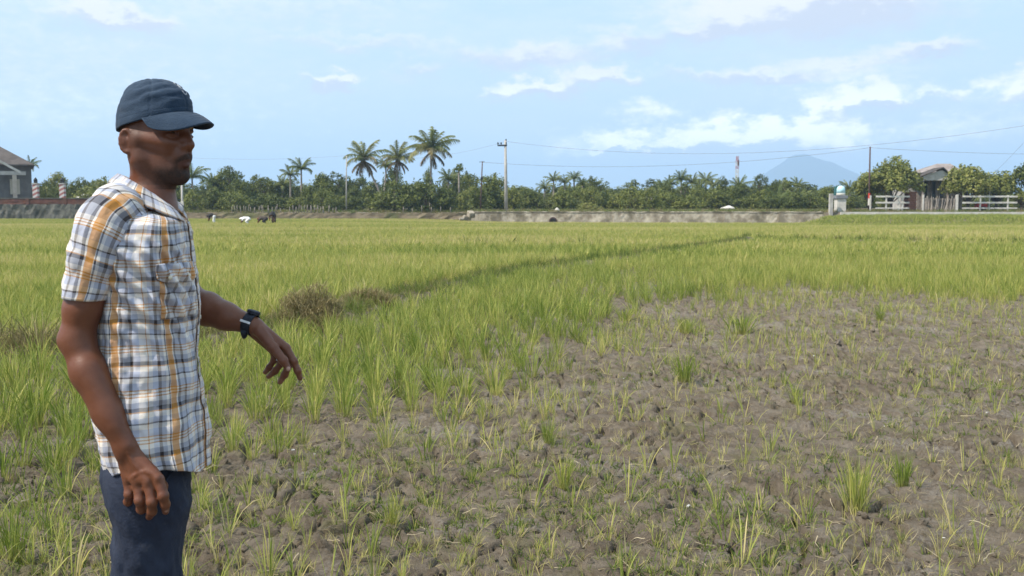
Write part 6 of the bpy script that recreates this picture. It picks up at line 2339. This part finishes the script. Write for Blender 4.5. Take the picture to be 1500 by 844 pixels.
cc_ = wface(R(-8), .0325)
nn_ = (cc_ - WC) / np.linalg.norm(cc_ - WC)
MB().tube([Vector(cc_ - nn_ * .004 - PB), Vector(cc_ + nn_ * .003 - PB), Vector(cc_ + nn_ * .005 - PB)], [.0175, .0175, .014], 20).build('watch_case', M_STRAP, watch)
tl = wface(R(150), .033)
MB().tube([Vector(wface(R(120), .0325) - PB), Vector(wface(R(150), .0345) - PB), Vector(wface(R(172), .0385) - wx * .006 - PB)], [.008, .008, .005], 8).build('strap_tail', M_STRAP, watch)
rc = KR * .35 + P(413, 531, 2.642) * .65
rd_ = P(413, 531, 2.642) - KR
rd_ = Vector(rd_ / np.linalg.norm(rd_))
ru = rd_.orthogonal().normalized()
rb = rd_.cross(ru)
MB().tube([Vector(rc - PB) + (ru * math.cos(a) + rb * math.sin(a)) * .0118 for a in np.linspace(0, 2 * math.pi, 25)], .0017, 8, cap=False).build('ring', M_STEEL, person, True)
print('person', round(time.time() - T0, 1))
# ------------------------------------------------------------------ people working far out in the rice
def worker(px, py, Y, lab, pose, cloth, trousers, hat=None):
    p = at(px, py, Y)
    z0 = bz(p.x, Y)
    g = thing('person', (p.x, Y, z0), lab, 'person')
    def part(name, shapes, mat, lo=(-.8, -.5, -.05), hi=(.8, .5, 1.9), h=.03):
        f = Field(lo, hi, h)
        for (pts, rs) in shapes:
            f.chain([np.array(q, float) for q in pts], rs, .05)
        v_, q_ = f.skin()
        return obj(name, mesh_np(name, v_, q_, True, mat), g)
    if pose == 'bent':
        # standing in the rice, bent forward from the hips, hands down among the plants
        hip, sh, hd = (.20, 0, .88), (-.26, 0, .98), (-.42, 0, .88)
        part('body', [([hd, (-.44, 0, .86)], [.10, .10]), ([sh, hd], [.06, .06]), ([(-.26, .17, .95), (-.30, .18, .65), (-.36, .14, .42)], [.05, .045, .035]),
                      ([(-.26, -.17, .95), (-.30, -.18, .65), (-.36, -.14, .42)], [.05, .045, .035]), ([hip, sh], [.10, .12]), ([(.20, .09, .85), (.15, .1, .45), (.2, .1, .03)], [.08, .06, .05]), ([(.20, -.09, .85), (.15, -.1, .45), (.2, -.1, .03)], [.08, .06, .05])], M_WSKIN)
        part('shirt', [([(.12, 0, .92), (-.05, 0, 1.02), sh], [.15, .16, .15]), ([(-.24, .16, .95), (-.29, .18, .72)], [.07, .06]), ([(-.24, -.16, .95), (-.29, -.18, .72)], [.07, .06])], cloth)
        part('trousers', [([(.20, .09, .85), (.15, .1, .45), (.2, .1, .12)], [.11, .085, .075]), ([(.20, -.09, .85), (.15, -.1, .45), (.2, -.1, .12)], [.11, .085, .075]), ([(.20, .06, .86), (.20, -.06, .86)], [.12, .12])], trousers)
        hp = (hd[0] - .01, 0, hd[2] + .06)
    elif pose == 'stoop':
        hip, sh, hd = (.18, 0, .62), (-.28, 0, .66), (-.46, 0, .60)
        part('body', [([hd, (-.48, 0, .58)], [.10, .10]), ([sh, hd], [.06, .06]), ([(-.28, .17, .62), (-.42, .18, .45), (-.5, .14, .30)], [.05, .045, .035]), ([(-.28, -.17, .62), (-.42, -.18, .45), (-.5, -.14, .30)], [.05, .045, .035]), ([hip, sh], [.10, .12]),
                      ([(.18, .1, .6), (-.05, .12, .42), (.12, .12, .03)], [.09, .07, .05]), ([(.18, -.1, .6), (-.05, -.12, .42), (.12, -.12, .03)], [.09, .07, .05])], M_WSKIN)
        part('shirt', [([(.10, 0, .64), sh], [.16, .15]), ([(-.26, .16, .62), (-.38, .18, .5)], [.07, .06]), ([(-.26, -.16, .62), (-.38, -.18, .5)], [.07, .06])], cloth)
        part('trousers', [([(.18, .1, .6), (-.05, .12, .42), (.12, .12, .12)], [.12, .09, .075]), ([(.18, -.1, .6), (-.05, -.12, .42), (.12, -.12, .12)], [.12, .09, .075])], trousers)
        hp = (hd[0] - .01, 0, hd[2] + .06)
    else:
        part('body', [([(0, 0, 1.38), (0, 0, 1.42)], [.10, .10]), ([(0, 0, 1.15), (0, 0, 1.36)], [.06, .06]), ([(0, .18, 1.14), (.05, .22, .88), (.0, .18, .65)], [.05, .045, .035]), ([(0, -.18, 1.14), (.05, -.22, .88), (.0, -.18, .65)], [.05, .045, .035]),
                      ([(0, 0, .75), (0, 0, 1.15)], [.12, .13]), ([(0, .09, .75), (0, .1, .4), (0, .1, .03)], [.08, .06, .05]), ([(0, -.09, .75), (0, -.1, .4), (0, -.1, .03)], [.08, .06, .05])], M_WSKIN)
        part('shirt', [([(0, 0, .74), (0, 0, 1.12)], [.15, .17]), ([(0, .17, 1.14), (.04, .21, .95)], [.07, .06]), ([(0, -.17, 1.14), (.04, -.21, .95)], [.07, .06])], cloth)
        part('trousers', [([(0, .09, .72), (0, .1, .4), (0, .1, .12)], [.11, .085, .075]), ([(0, -.09, .72), (0, -.1, .4), (0, -.1, .12)], [.11, .085, .075])], trousers)
        hp = (0, 0, 1.47)
    if hat:
        MB().tube([(hp[0], 0, hp[2] - .05), (hp[0], 0, hp[2] - .02), (hp[0], 0, hp[2] + .10)], [.22, .20, .03], 14).build('sun_hat', hat, g)
    return g
M_WSKIN = rough_mat('worker_skin', (.14, .06, .03), (.18, .08, .045), 6)
M_WWHITE = rough_mat('white_cotton', (.70, .69, .66), (.78, .77, .74), 6)
M_WDARK = rough_mat('dark_cotton', (.025, .022, .022), (.045, .04, .04), 6)
M_WBROWN = rough_mat('brown_cotton', (.06, .045, .035), (.09, .07, .055), 6)
worker(311, 326, 84, 'field worker bent double in a dark shirt over white trousers, out in the rice', 'bent', M_WDARK, M_WWHITE, M_WDARK).scale = (.86,) * 3
worker(362, 325, 80, 'field worker stooping in white clothes among the far rice', 'stoop', M_WWHITE, M_WWHITE, M_WWHITE).scale = (.95,) * 3
worker(387, 326, 80, 'field worker crouching low in brown clothes beside the taller dark one', 'stoop', M_WBROWN, M_WDARK, None)
worker(400, 325, 82, 'field worker leaning forward in dark clothes, tallest of the figures in the far rice', 'bent', M_WDARK, M_WBROWN, M_WDARK).rotation_euler.z = 1.45
